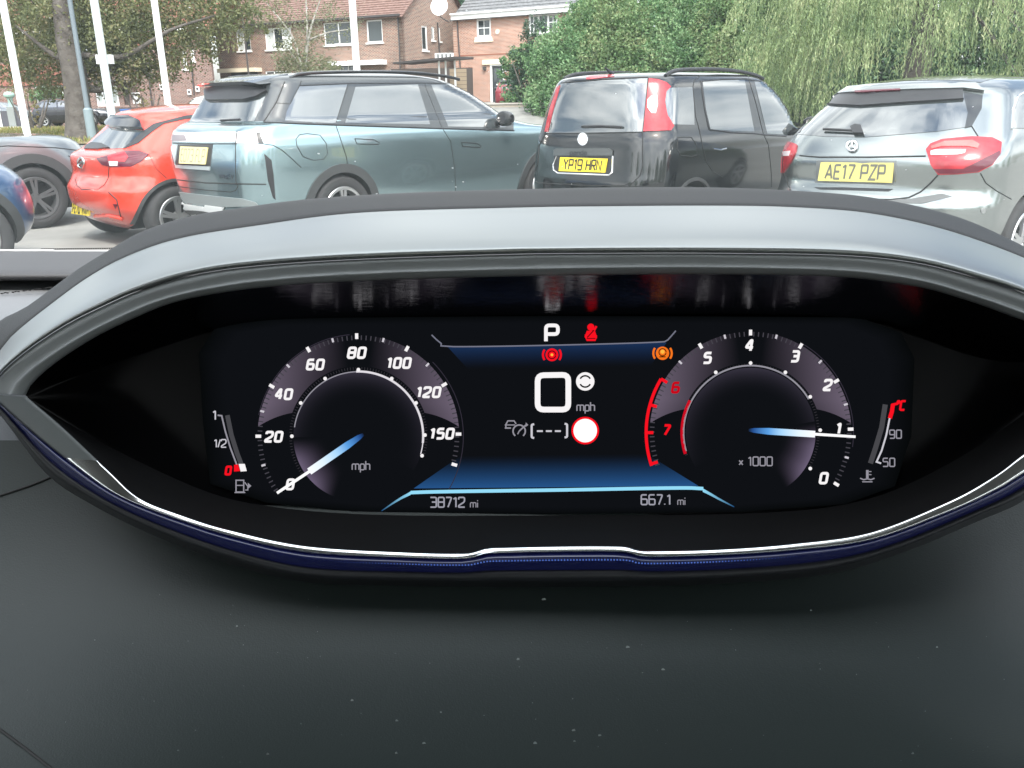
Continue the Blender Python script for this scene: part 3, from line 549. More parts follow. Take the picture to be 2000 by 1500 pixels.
class Car:
    """body = horizontal sections (z, rear x, front x, half width); x forward, y left, origin under the rear bumper"""
    def __init__(s, name, label, pos, head, rows, m, crx=.3, cry=.42, cfx=.5, cfy=.6, rb=.05, sb=.05, sub=4, wheels=(), wr=.33, group='cars parked in the row ahead', cat='car', z=0, arch=.07, k=1.0):
        s.name = name; h = radians(head); s.h = h
        s.root = thing(name, (pos[0]*k, pos[1]*k, CAM_H+(z-CAM_H)*k), pi/2-h, label, cat, group); s.root.scale = (k, k, k); ROOTM[s.root.name] = ROOTM[s.root.name] @ Matrix.Scale(k, 4); s.M = np.array(ROOTM[s.root.name]); s.Mi = np.linalg.inv(s.M); s.m = m
        R = interp_rows(rows, sub); sec = []
        for row in R:
            zz, xr, xf, w = row[:4]; cx, cy_, fx, fy = min(crx, (xf-xr)*.3), min(cry, w*.8), min(cfx, (xf-xr)*.3), min(cfy, w*.8); P = []
            xm, hl = (xr+xf)/2, (xf-xr)/2
            for i in range(5): P.append((xr, (w-cy_)*i/5))
            for i in range(12): a = pi/2*i/12; P.append((xr+cx*(1-cos(a)), w-cy_+cy_*sin(a)))
            for i in range(20): P.append((xr+cx+(xf-fx-xr-cx)*i/20, w))
            for i in range(12): a = pi/2*i/12; P.append((xf-fx+fx*sin(a), w-fy+fy*cos(a)))
            for i in range(6): P.append((xf, (w-fy)*(1-i/5)))
            Q = []
            for x, y in P:
                q = (x-xm)/hl; y2 = y*(1-sb*max(0, abs(q)-.1)**2*1.0); x2 = x+(rb*(y/w)**2 if q < 0 else -1.4*rb*(y/w)**2)*abs(q)**3
                Q.append((x2, y2, zz))
            sec.append([(x, -y, z_) for x, y, z_ in Q]+[(x, y, z_) for x, y, z_ in Q[-2:0:-1]])
        V, Fc = loft(sec, True); n = len(sec[0]); Fc.append(list(range(n))[::-1]); k = (len(sec)-1)*n; Fc.append([k+j for j in range(n)])
        V = np.array(V); s.bv = BVHTree.FromPolygons((V@s.M[:3, :3].T+s.M[:3, 3]).tolist(), Fc); s.V, s.F = V, Fc
        b = add('body', V, Fc, m, s.root, local=True)
        s.body = b
        if wheels:
            cut = MB()
            for (x, sd) in wheels:
                M_ = Matrix.Translation((x, sd*(.5+.2), wr)); cut.lathe([(-.32, 0.001), (-.32, wr+arch), (.5, wr+arch), (.5, .001)] if sd > 0 else [(-.5, .001), (-.5, wr+arch), (.32, wr+arch), (.32, .001)], 40, M_)
            c = add('cutter', cut.v, cut.f, M_well, s.root, smooth=False, local=True)
            bm = bmesh.new(); bm.from_mesh(c.data); bmesh.ops.remove_doubles(bm, verts=bm.verts, dist=.003); bmesh.ops.recalc_face_normals(bm, faces=bm.faces); bm.to_mesh(c.data); bm.free()
            bm = bmesh.new(); bm.from_mesh(b.data); bmesh.ops.recalc_face_normals(bm, faces=bm.faces); bm.to_mesh(b.data); bm.free()
            b.data.materials.append(M_well)
            md = b.modifiers.new('arch', 'BOOLEAN'); md.object = c; md.operation = 'DIFFERENCE'; md.solver = 'EXACT'; md.material_mode = 'TRANSFER'
            dg = bpy.context.evaluated_depsgraph_get(); me = bpy.data.meshes.new_from_object(b.evaluated_get(dg)); b.modifiers.clear(); old = b.data; b.data = me; bpy.data.meshes.remove(old)
            bpy.data.objects.remove(c)
        b.data.polygons.foreach_set('use_smooth', [True]*len(b.data.polygons)); b.data.set_sharp_from_angle(angle=radians(32))
    def w2l(s, p): return np.asarray(p)@s.Mi[:3, :3].T+s.Mi[:3, 3]
    def l2w(s, p): return np.asarray(p, float)@s.M[:3, :3].T+s.M[:3, 3]
    def hit(s, u, v, mode='px'):
        if mode == 'px': o = EYE; d = ray(u, v)
        elif mode == 'R': o = s.l2w((u, -4, v)); d = s.M[:3, :3]@np.array([0, 1.0, 0])
        elif mode == 'L': o = s.l2w((u, 4, v)); d = s.M[:3, :3]@np.array([0, -1.0, 0])
        elif mode == 'B': o = s.l2w((-4, u, v)); d = s.M[:3, :3]@np.array([1.0, 0, 0])
        elif mode == 'F': o = s.l2w((9, u, v)); d = s.M[:3, :3]@np.array([-1.0, 0, 0])
        else: o = s.l2w((u, v, 4)); d = np.array([0, 0, -1.0])
        d = d/np.linalg.norm(d); l, n, i, ds = s.bv.ray_cast(Vector(o), Vector(d))
        if l is None:
            best = None; c = s.l2w((1.5, 0, .8)); t0 = np.dot(c-o, d)
            for t in np.linspace(t0-3, t0+3, 61):
                q = s.bv.find_nearest(Vector(o+d*t))
                if best is None or q[3] < best[3]: best = q
            l, n = best[0], best[1]
        l = np.array(l); n = np.array(n)
        if np.dot(n, d) > 0: n = -n
        return l, n
    def patch(s, name, poly, m, h=.004, dep=.012, step=None, parent=None, mode='px', mirror=False, taper=0.0):
        step = step or (5 if mode == 'px' else .05); k = 1.0 if mode == 'px' else 100.0
        B = dens(poly, step, True); nb = len(B); P2 = [Vector((p[0]*k, p[1]*k)) for p in B]
        pa = np.array(B); lo, hi = pa.min(0), pa.max(0); inner = []
        def inside(x, y):
            c = False; j = nb-1
            for i in range(nb):
                (xi, yi), (xj, yj) = B[i], B[j]
                if (yi > y) != (yj > y) and x < (xj-xi)*(y-yi)/(yj-yi)+xi: c = not c
                j = i
            return c
        for x in np.arange(lo[0]+step*.6, hi[0], step):
            for y in np.arange(lo[1]+step*.6, hi[1], step):
                if inside(x, y) and np.min(np.hypot(pa[:, 0]-x, pa[:, 1]-y)) > step*.55: inner.append(Vector((x*k, y*k)))
        vo, _, fo, ov, _, _ = delaunay_2d_cdt(P2+inner, [], [list(range(nb))], 1, 1e-4)
        top = []; nor = []
        for p in vo:
            l, n = s.hit(p[0]/k, p[1]/k, mode); top.append(s.w2l(l)); nor.append(s.Mi[:3, :3]@n)
        top = np.array(top); nor = np.array(nor)
        nor = nor*.5+nor.mean(0)*.5; nor /= np.linalg.norm(nor, axis=1)[:, None]
        Fc = [list(f) for f in fo]; E = {}
        for f in Fc:
            for a, b in zip(f, f[1:]+f[:1]): E[(a, b)] = 1
        rim = [(a, b) for a, b in E if (b, a) not in E]; n0 = len(top)
        a, b, c = (top[Fc[0][i]] for i in range(3)); flip = np.dot(np.cross(b-a, c-a), nor[Fc[0][0]]) < 0
        V = list(top+nor*h)+list(top+nor*(h-dep)); Fc = [f[::-1] for f in Fc] if flip else Fc
        Fc = Fc+[[a, b, b+n0, a+n0][::(1 if flip else -1)] for a, b in rim]
        par = parent or s.root
        o = add(name, V, Fc, m, par, True, 40, local=True)
        if mirror:
            V2 = np.array(V)*np.array([1, -1, 1]); add(name, V2, [f[::-1] for f in Fc], m, par if parent is None else s.root, True, 40, local=True)
        return o
    def line(s, name, P, m=None, r=.004, h=.0005, mode='px', parent=None, step=None, mirror=False, closed=False):
        pts = dens(P, step or (6 if mode == 'px' else .06), closed)
        if closed: pts.append(pts[0])
        Q = []
        for p in pts: l, n = s.hit(p[0], p[1], mode); Q.append(s.w2l(l+n*h))
        b = MB(); b.tube(Q, r, 6); o = b.build(name, m or M_seam, parent or s.root, True, local=True)
        if mirror: add(name, np.array(b.v)*np.array([1, -1, 1]), [f[::-1] for f in b.f], m or M_seam, parent or s.root, True, local=True)
        return o
    def plate(s, c, size, text, face=M_py, tcol=M_pt, tilt=0.0, yaw=0.0, ht=.079, border=None, normal=None):
        """number plate at local centre c, facing backwards"""
        R = Matrix.Rotation(yaw, 3, 'Z') @ Matrix.Rotation(tilt, 3, 'Y'); R = np.array(R)
        b = MB(); b.box(c, (.012, size[0], size[1]), R); p = b.build('number_plate', face, s.root, local=True)
        parts, w = text2d(text, ht, stroke=.17, gap=.2, rad=.1); kx = min(1, (size[0]-.05)/w); V = []; Fc = []
        for P, f in parts:
            k = len(V); V += [tuple(np.array(c)+R@np.array([-.0085, -q[0]*kx, q[1]])) for q in P]; Fc += [[j+k for j in g] for g in f]
        add('plate_lettering', V, Fc, tcol, p, smooth=False, local=True); return p
    def wheel(s, x, sd, r, w=.22, spokes=5, m=None, y=None, double=True, steer=0):
        y = y if y is not None else .7; M_ = Matrix.Translation((x, sd*y, r)) @ Matrix.Rotation(steer, 4, 'Z') @ (Matrix.Identity(4) if sd > 0 else Matrix.Rotation(pi, 4, 'Z'))
        b = MB(); rr = r*.68
        b.lathe([(-w/2, rr), (-w/2, r*.9), (-w*.42, r*.975), (-w*.2, r), (w*.2, r), (w*.42, r*.975), (w/2, r*.92), (w/2+.004, r*.8), (w/2-.004, rr+.01), (w/2-.02, rr-.012), (-w/2, rr-.012)], 48, M_, True)
        t = b.build('wheel', M_tyre, s.root, True, 40, local=True); m = m or M_alloy
        b = MB(); b.lathe([(w/2-.012, rr+.006), (w/2, rr-.004), (w/2-.004, rr-.03), (w/2-.09, rr-.045)], 48, M_)
        hub = [(w/2-.05, .002), (w/2-.012, .002), (w/2-.012, .045), (w/2-.05, .06)]; b.lathe(hub[1:], 20, M_)
        for i in range(spokes):
            for dd in ((-.13, .13) if double else (0,)):
                a = 2*pi*i/spokes+.3; a2 = a+dd*.9; a1 = a+dd*1.6
                p1 = np.array((.04*cos(a1), w/2-.02, .04*sin(a1))); p2 = np.array(((rr-.015)*cos(a2), w/2-.012, (rr-.015)*sin(a2)))
                k = len(b.v); b.bar(p1, p2, .03, .022, (0, 1, 0)); b.v[k:] = [tuple(M_ @ Vector(q)) for q in b.v[k:]]
        b.build('rim', m, t, True, 30, local=True)
        b = MB(); b.lathe([(w/2-.10, .002), (w/2-.10, rr-.03)], 32, M_); b.build('brake_disc', M_well, t, True, local=True); return t
    def mirror_ear(s, c, m, sd=-1, size=(.16, .2, .15)):
        b = MB(); n = 14; rows = []
        for i in range(8):
            t = i/7; k = sin(pi*min(max(t, .03), .97))**.28; sp = lambda q: math.copysign(abs(q)**.62, q)
            rows.append([(c[0]+.09-.0*t+(-.16 if 0 else 0)+size[0]*k*.5*sp(cos(a))*(1 if cos(a) > 0 else .35)-.03, c[1]+sd*(t*size[1]), c[2]+size[2]*.5*k*sp(sin(a))*(1 if abs(sin(a)) < 2 else 1)) for a in np.linspace(0, 2*pi, n, endpoint=False)])
        V, Fc = loft(rows, True); b.quads(V, Fc); b.quads(rows[0], [list(range(n))]); b.quads(rows[-1], [list(range(n))[::-1]])
        b.box((c[0]+.03, c[1]-sd*.04, c[2]-.06), (.05, .12, .05))
        return b.build('door_mirror', m, s.root, True, 50, local=True)
def _plate_px(s, C4, text, face=M_py, tcol=M_pt, tilt=0.12, ht=.72, lift=.015, gap=.2, st=.17, margin=.06):
    c = np.mean(C4, axis=0); l, n = s.hit(*c); nrm = s.M[:3, :3]@np.array([-cos(tilt), 0, sin(tilt)]); P0 = l+nrm*lift
    q = [s.w2l(onplane(u, v, P0, nrm)) for u, v in C4]; nl = s.Mi[:3, :3]@nrm
    V = [p for p in q]+[p-nl*.012 for p in q]; p = add('number_plate', V, [[0, 3, 2, 1], [0, 1, 5, 4], [1, 2, 6, 5], [2, 3, 7, 6], [3, 0, 4, 7]], face, s.root, smooth=False, local=True)
    parts, w = text2d(text, 1.0, stroke=st, gap=gap, rad=.08); V = []; Fc = []; kx = (1-2*margin)/w
    for P, f in parts:
        k = len(V)
        for x, y in P:
            a = .5+x*kx; b = .5-y*ht; V.append((q[0]*(1-a)+q[1]*a)*(1-b)+(q[3]*(1-a)+q[2]*a)*b+nl*.0015)
        Fc += [[j+k for j in g] for g in f]
    add('plate_lettering', V, Fc, tcol, p, smooth=False, local=True); return p
def _letters(s, text, u, v, h, m, name='badge_lettering', wid=1.0, slope=0.0, st=.2, lift=.004):
    parts, w = text2d(text, h, stroke=st, gap=.25, wid=wid); V = []; Fc = []
    for P, f in parts:
        k = len(V)
        for x, y in P: l, n = s.hit(u+x, v-y+x*slope); V.append(s.w2l(l+n*lift))
        Fc += [[j+k for j in g] for g in f]
    return add(name, V, Fc, m, s.root, smooth=False, local=True)
def _roofmat(s, m, belt, xmin=-9):
    me = s.body.data; me.materials.append(m); i = len(me.materials)-1
    for p in me.polygons:
        if p.material_index == 0 and p.center[2] > belt(p.center[0]) and p.center[0] > xmin: p.material_index = i
def arch_ring(s, x, z, r0, r1, m, name='arch_cladding', a0=-25, a1=205, h=.012, sides=('R', 'L')):
    for md in sides:
        P = [(x+r1*cos(radians(a)), z+r1*sin(radians(a))) for a in np.linspace(a0, a1, 30)]+[(x+r0*cos(radians(a)), z+r0*sin(radians(a))) for a in np.linspace(a1, a0, 30)]
        s.patch(name, P, m, h, .03, .045, mode=md)
Car.plate_px = _plate_px; Car.letters = _letters; Car.roofmat = _roofmat; Car.arch_ring = arch_ring
# ------------------------------------------------------------------ teal grey SUV
J = Car('parked_suv', 'teal grey SUV with black roof parked between the red hatchback and the black car', (-3.02, 8.65), 44.6,
 [(.20, .25, 4.65, .78), (.30, .06, 4.8, .86), (.45, .03, 4.86, .905), (.60, .02, 4.88, .925), (.80, .0, 4.88, .938), (.95, .015, 4.84, .938), (1.02, .03, 4.6, .930), (1.07, .045, 4.15, .918), (1.12, .07, 3.88, .90), (1.165, .13, 3.74, .885), (1.19, .2, 3.70, .868),
  (1.21, .225, 3.66, .850), (1.30, .285, 3.50, .820), (1.42, .365, 3.28, .782), (1.50, .42, 3.08, .755), (1.545, .44, 2.97, .735), (1.585, .47, 2.84, .70), (1.62, .62, 2.6, .62), (1.645, .95, 2.3, .48), (1.658, 1.3, 2.0, .25)],
 paint('teal_grey_paint', (0.285, 0.395, 0.42), .85, .22), crx=.26, cry=.30, rb=.06, sb=.05, wheels=((1.03, -1), (1.03, 1), (4.02, -1), (4.02, 1)), wr=.335, arch=.03, k=.985)
M_jr = mat('suv_black_roof', (0.03, 0.034, 0.036), .2, coat=.8)
J.roofmat(M_jr, lambda x: 1.205)
J.patch('window_band', [(517, 238), (655, 243), (760, 246.5), (862, 250), (1003, 254), (1003, 240), (991, 218), (940, 179), (905, 162), (820, 161), (680, 161), (590, 163), (560, 163), (540, 200)], M_jr, .0015, .006, mirror=True)
J.patch('rear_window', [(358, 238), (380, 217), (402, 197), (480, 196), (505, 191), (521, 183), (497, 237), (430, 239)], M_win, .004)
J.patch('under_spoiler_dark', [(402, 176), (440, 169), (470, 169), (500, 174), (524, 180), (505, 191), (480, 197), (406, 198)], M_trim, .035, .06)  # black patch over the area below the spoiler edge
for P in ([(585, 169), (678, 165), (655, 241), (556, 236), (560, 217), (567, 203)], [(694, 170), (816, 165), (840, 243), (674, 240)], [(842, 166), (905, 165), (930, 178), (990, 222), (1000, 240), (985, 249), (875, 247)]):
    J.patch('side_window', P, M_win, .003, mirror=True)
J.line('panel_gap', [(681, 162), (655, 242), (662, 262), (676, 305), (682, 340)], mirror=True); J.line('panel_gap', [(828, 162), (863, 249), (880, 276), (888, 330), (890, 378)], mirror=True)
J.line('panel_gap', [(556, 160), (540, 200), (515, 238)], r=.006); J.line('panel_gap', [(589, 158), (567, 203), (536, 201)], r=.004)
J.line('window_trim', [(516, 239), (655, 244), (760, 247.5), (862, 251), (1004, 255)], M_trim, .009, mirror=True); J.line('window_trim', [(586, 167), (680, 163), (820, 162), (905, 163), (940, 180), (992, 219)], M_trim, .006, mirror=True)
J.line('panel_gap', [(463, 257), (460, 281), (460, 330), (461, 355), (465, 364), (460, 372), (450, 375), (400, 371), (338, 363)]); J.line('panel_gap', [(514, 281), (534, 284), (552, 294), (570, 310), (588, 327)])
J.line('panel_gap', [(585, 263), (600, 261), (625, 264), (637, 280), (640, 300), (632, 311), (612, 313), (592, 306), (580, 285), (578, 272)], closed=True, r=.0035)
J.line('panel_gap', [(332, 279.5), (400, 281), (462, 281)], r=.005); J.line('panel_gap', [(345, 351), (400, 357), (460, 359), (520, 360)], r=.006)
J.line('door_handle', [(693, 271), (730, 273), (741, 279), (739, 282), (697, 281)], r=.0045, closed=True, mirror=True); J.line('door_handle', [(901, 278), (932, 280), (940, 286), (938, 288), (904, 286)], r=.0045, closed=True, mirror=True)
J.patch('light_bar', [(332, 259), (400, 258), (462, 258), (460, 278), (400, 278), (331, 277)], mat('lamp_clear', (.62, .64, .64), .15, coat=1), .006)
J.patch('tail_lamp', [(465, 258), (500, 258.5), (507, 260), (513, 280), (462, 280)], M_lampc, .007, mirror=True); J.patch('lamp_edge', [(501, 260), (508, 259), (515, 281), (505, 281)], M_trim, .009)
J.patch('lamp_reflector', [(338, 263), (362, 264), (366, 275), (336, 276)], mat('lamp_grey', (.2, .17, .18), .2), .009)
J.patch('plate_recess', [(348, 282), (416, 282), (411, 326), (343, 322)], M_trim, .002); J.patch('recess_edge', [(333, 283), (347, 283), (342, 322), (411, 325), (410, 333), (344, 328)], mat('suv_recess_paint', (.5, .56, .57), .3, .3, 1), .006)
J.plate_px([(352, 286), (405, 288), (400, 321), (349, 319)], 'E073 FLP', mat('plate_cream', (.74, .66, .30), .35, coat=.3), mat('plate_lettering_washed', (.30, .28, .18), .4), st=.15)  # plate and lettering paled for the glare that washes them out
J.patch('side_vent', [(516, 300), (530, 313), (534, 340), (538, 390), (533, 386), (523, 352)], M_trim, .006)
J.letters('PHEV', 443, 345, 8, M_chr, wid=1.1)
J.patch('bumper_insert', [(331, 373), (420, 383), (475, 388), (500, 395), (506, 402), (440, 404), (404, 402), (362, 395), (333, 388)], mat('bumper_grey', (.16, .18, .18), .5), .012)
J.patch('skid_plate', [(334, 390), (354, 392), (362, 398), (402, 404), (403, 400), (440, 405), (430, 425), (345, 420)], mat('skid_silver', (.6, .62, .62), .4, .3), .02); J.patch('skid_opening', [(353, 408), (400, 411), (420, 416), (410, 424), (360, 424)], M_clad, .025)
J.arch_ring(1.03, .335, .367, .45, M_clad); J.arch_ring(4.02, .335, .367, .45, M_clad)
for x in (1.03, 4.02):
    for sd in (-1, 1): J.wheel(x, sd, .335, .24, 5, y=.80)
for k in (0, 1):
    b = MB(); b.tube([np.array(p)*[1, (1, -1)[k], 1] for p in smooth_line([(.70, -.655, 1.585), (.80, -.65, 1.618), (1.1, -.64, 1.638), (1.7, -.64, 1.648), (2.3, -.645, 1.638), (2.7, -.655, 1.605), (2.86, -.665, 1.575)], 24)], .017, 8); b.build('roof_rail', M_gblack, J.root, True, local=True)
J.mirror_ear((3.16, -.90, 1.15), M_gblack, -1, (.2, .22, .17)); J.mirror_ear((3.16, .90, 1.15), M_gblack, 1, (.2, .22, .17))
b = MB(); b.quads([(.36, .56, 1.545), (.36, -.56, 1.545), (.34, -.4, 1.56), (.34, .4, 1.56), (.75, .55, 1.63), (.75, -.55, 1.63), (.4, .6, 1.53), (.4, -.6, 1.53), (.7, -.58, 1.56), (.7, .58, 1.56)], [(3, 2, 5, 4), (0, 3, 4), (1, 5, 2), (0, 6, 7, 1), (0, 1, 2, 3), (6, 9, 8, 7), (1, 7, 8, 5), (0, 4, 9, 6)]); b.build('roof_spoiler', M_jr, J.root, local=True)
J.line('rear_wiper', [(432, 236), (470, 234)], M_trim, .008, h=.01)

# ------------------------------------------------------------------ black small MPV
P_ = Car('parked_car', 'black tall hatchback with roof rails parked between the teal SUV and the silver hatchback', (.70, 8.14), 43.0,
 [(.22, .2, 3.5, .68), (.32, .0, 3.6, .76), (.45, -.03, 3.64, .80), (.60, -.03, 3.64, .815), (.72, -.015, 3.63, .82), (.85, .0, 3.55, .817), (.95, .01, 3.38, .808), (1.02, .02, 3.05, .795), (1.08, .035, 2.95, .775), (1.20, .06, 2.86, .748), (1.35, .10, 2.68, .712), (1.45, .13, 2.5, .682), (1.51, .155, 2.38, .65), (1.545, .21, 2.24, .60), (1.575, .45, 2.0, .5), (1.59, .8, 1.7, .25)],
 paint('black_paint', (0.005, 0.006, 0.007), .0, .1, .6), crx=.30, cry=.34, rb=.05, sb=.04, cfx=.4, cfy=.5, wheels=((.60, -1), (.60, 1), (2.88, -1), (2.88, 1)), wr=.29, arch=.06)
P_.patch('rear_window', [(1096, 164), (1180, 157), (1265, 153), (1260, 205), (1255, 257), (1160, 259), (1067, 260), (1080, 210)], M_win, .004)
P_.patch('tail_lamp', [(1267, 154), (1285, 156), (1302, 162), (1310, 170), (1301, 179), (1298, 200), (1303, 225), (1316, 246), (1310, 255), (1256, 257), (1261, 205)], M_lamp, .012, step=4)
P_.patch('lamp_overlay', [(1265, 195), (1272, 188), (1283, 187), (1284, 205), (1280, 222), (1272, 222), (1264, 210)], mat('lamp_glint', (.85, .75, .74), .1, coat=1), .02, step=4)  # white oval painted on as a reflection in the lamp
P_.patch('tail_lamp', [(1089, 171), (1095, 167), (1082, 212), (1071, 258), (1065, 257), (1074, 215)], M_lamp, .010, step=3)
P_.patch('brake_light', [(1145, 152), (1152, 149), (1198, 146), (1200, 150), (1146, 156)], M_lamp, .006, step=3)
P_.line('panel_gap', [(1266, 153), (1255, 258), (1255, 325), (1250, 343), (1236, 357), (1215, 363), (1140, 362), (1052, 357), (1042, 352), (1042, 344), (1051, 318), (1053, 285), (1065, 261)], r=.005)
P_.line('panel_gap', [(1066, 260), (1160, 260), (1255, 258)], r=.005); P_.line('panel_gap', [(1097, 162), (1180, 155), (1266, 151)], r=.005)
dsc = [(1139.5+10*cos(a), 272+12.5*sin(a)) for a in np.linspace(0, 2*pi, 20, endpoint=False)]
P_.patch('badge', dsc, M_chr, .012, step=4); P_.patch('badge_face', [(1139.5+(x-1139.5)*.8, 272+(y-272)*.8) for x, y in dsc], mat('badge_silver', (.7, .7, .7), .25, .5), .014, step=4)
P_.patch('tailgate_handle', [(1083, 293), (1088, 290), (1190, 290), (1198, 294), (1197, 304), (1083, 304)], mat('handle_black', (.05, .055, .055), .3, coat=.3), .016)
P_.patch('plate_recess', [(1083, 304), (1197, 304), (1196, 336), (1190, 341), (1088, 336), (1081, 330)], M_trim, .003); P_.line('recess_edge', [(1088, 305), (1081, 322), (1082, 332), (1090, 338), (1190, 342), (1196, 337), (1197, 305)], M_chr, .008, h=.004)
P_.plate_px([(1094, 307), (1186, 310), (1181, 337), (1091, 334)], 'YP19 HRN', M_py, M_pt, margin=.1, tilt=.06)
P_.letters('panda', 1132, 298, 8.5, M_trim, wid=1.2, lift=.019)
P_.line('rear_wiper', [(1139, 248), (1175, 247), (1217, 249)], M_trim, .012, h=.02)
for P in ([(1300, 172), (1352, 170), (1355, 205), (1356, 244), (1315, 243), (1303, 225), (1298, 190)], [(1372, 160), (1410, 157), (1454, 156), (1473, 257), (1430, 256), (1387, 252), (1378, 213)], [(1473, 159), (1501, 161), (1543, 181), (1572, 212), (1566, 232), (1535, 263), (1498, 261)]):
    P_.patch('side_window', P, M_win, .003, mirror=True)
P_.line('window_trim', [(1369, 159), (1410, 155), (1456, 154), (1475, 158), (1503, 159), (1545, 179), (1574, 211)], M_trim, .007, mirror=True); P_.line('window_trim', [(1369, 159), (1376, 213), (1385, 253), (1430, 259), (1474, 261), (1500, 264), (1535, 266)], M_trim, .008, mirror=True)
P_.line('panel_gap', [(1353, 171), (1356, 157), (1368, 148), (1400, 146), (1461, 147)], mirror=True); P_.line('panel_gap', [(1353, 171), (1358, 225), (1366, 255), (1373, 290), (1379, 315), (1392, 335), (1412, 346)], mirror=True)
P_.line('panel_gap', [(1461, 149), (1476, 200), (1491, 262), (1501, 283), (1506, 330), (1507, 365)], mirror=True); P_.line('panel_gap', [(1463, 149), (1510, 155), (1550, 176), (1582, 208)], mirror=True)
P_.line('panel_gap', [(1324, 268), (1350, 268), (1360, 283), (1361, 303), (1350, 306), (1329, 303), (1322, 290)], closed=True, r=.004)
P_.patch('door_handle', [(1388, 286), (1394, 279), (1414, 279), (1419, 287), (1417, 296), (1408, 300), (1390, 298)], M_gblack, .008, step=4, mirror=True); P_.line('handle_grip', [(1390, 291), (1404, 293), (1415, 290)], M_chr, .007, h=.02, mirror=True)
P_.arch_ring(.60, .29, .345, .375, M_clad, h=.008); P_.arch_ring(2.88, .29, .345, .375, M_clad, h=.008)
for x in (.60, 2.88):
    for sd in (-1, 1): P_.wheel(x, sd, .29, .18, 7, y=.70, double=False)
for k in (0, 1):
    b = MB(); b.tube([np.array(p)*[1, (1, -1)[k], 1] for p in smooth_line([(.40, -.575, 1.54), (.50, -.57, 1.572), (.7, -.565, 1.592), (1.2, -.56, 1.604), (1.7, -.56, 1.59), (2.05, -.57, 1.555), (2.2, -.58, 1.52)], 24)], .018, 8); b.build('roof_rail', M_trim, P_.root, True, local=True)
b = MB(); b.tube([(.40, 0, 1.57), (.34, 0, 1.595), (.28, 0, 1.625)], [.02, .012, .005], 8); b.build('aerial', M_trim, P_.root, True, local=True)
P_.mirror_ear((2.70, -.80, 1.06), M_gblack, -1, (.16, .19, .16)); P_.mirror_ear((2.70, .80, 1.06), M_gblack, 1, (.16, .19, .16))

# ------------------------------------------------------------------ silver hatchback on the right
Aq = Car('parked_car', 'silver hatchback with wide red tail lamps at the right end of the row', (2.56, 6.42), 49.0,
 [(.2, .2, 4.1, .78), (.30, .04, 4.22, .855), (.45, -.02, 4.29, .885), (.60, -.02, 4.29, .892), (.68, .01, 4.27, .893), (.75, .025, 4.24, .892), (.86, .015, 4.1, .892), (.92, .02, 3.95, .888), (.97, .05, 3.7, .882), (1.03, .095, 3.45, .865), (1.08, .14, 3.3, .842), (1.15, .215, 3.12, .80), (1.25, .33, 2.92, .742), (1.33, .43, 2.75, .69), (1.37, .47, 2.62, .655), (1.405, .53, 2.50, .61), (1.452, .74, 2.25, .51), (1.488, 1.1, 1.9, .28)],
 paint('silver_paint', (0.30, 0.325, 0.318), .92, .22), crx=.34, cry=.38, rb=.10, sb=.06, wheels=((.82, -1), (.82, 1), (3.52, -1), (3.52, 1)), wr=.32, arch=.045)
Aq.patch('rear_window', [(1553, 262), (1575, 230), (1601, 194), (1667, 186), (1780, 180), (1880, 178), (1919, 187), (1917, 213), (1898, 247), (1830, 257), (1693, 268), (1613, 267)], M_win, .003)
Aq.patch('under_spoiler_dark', [(1602, 192), (1667, 184), (1780, 179), (1880, 177), (1882, 196), (1780, 202), (1680, 209), (1607, 205)], M_trim, .02, .03)  # black band painted as the spoiler's shade on the glass
Aq.patch('window_pillar', [(1882, 180), (1919, 187), (1917, 213), (1898, 247), (1884, 250), (1890, 220), (1884, 195)], M_gblack, .006)
Aq.patch('roof_spoiler', [(1602, 190), (1640, 177), (1700, 171), (1780, 168), (1860, 166), (1905, 168), (1921, 183), (1880, 178), (1780, 180), (1667, 185)], Aq.m, .03, .04)
Aq.patch('roof_panel', [(.78, .44), (.78, -.44), (2.15, -.40), (2.15, .40)], M_gblack, .003, mode='T', step=.12)
Aq.patch('brake_light', [(1672, 183), (1760, 179), (1760, 181.5), (1672, 186)], M_lampd, .032, step=3)
LR = [(1808, 293), (1817, 282), (1840, 273), (1897, 268), (1937, 270), (1955, 279), (1953, 300), (1937, 323), (1910, 337), (1870, 341), (1832, 342), (1818, 323)]
Aq.patch('tail_lamp', LR, M_lamp, .014, .02); Aq.patch('lamp_strip', [(1818, 297), (1830, 294), (1886, 294), (1884, 301), (1870, 304), (1818, 305)], M_lampc, .018); Aq.patch('lamp_lower', [(1822, 330), (1880, 330), (1920, 310), (1950, 295), (1952, 302), (1935, 322), (1908, 335), (1868, 339), (1834, 339)], M_lampd, .017)
Aq.patch('lamp_guide', [(1818, 288), (1845, 278), (1898, 276), (1912, 284), (1908, 292), (1890, 288), (1840, 288), (1820, 293)], mat('lamp_orange_red', (.7, .06, .05), .15, coat=1), .018)
LL = [(1540, 277), (1557, 283), (1555, 297), (1545, 318), (1532, 338), (1503, 338), (1506, 310), (1518, 284)]
Aq.patch('tail_lamp', LL, M_lamp, .012, .02, step=4); Aq.patch('lamp_strip', [(1516, 299), (1546, 296), (1543, 305), (1514, 306)], M_lampc, .016, step=4)
Aq.line('panel_gap', [(1832, 342), (1815, 360), (1798, 375), (1775, 386), (1740, 390), (1690, 389), (1600, 386)], r=.006); Aq.line('panel_gap', [(1532, 339), (1539, 358), (1545, 375), (1555, 384)], r=.006)
Aq.line('panel_gap', [(1562, 304), (1600, 307), (1700, 307), (1808, 305)], r=.006); Aq.line('panel_gap', [(1898, 247), (1910, 266)], r=.004); Aq.line('panel_gap', [(1915, 338), (1925, 357), (1945, 372), (1975, 389)], r=.004)
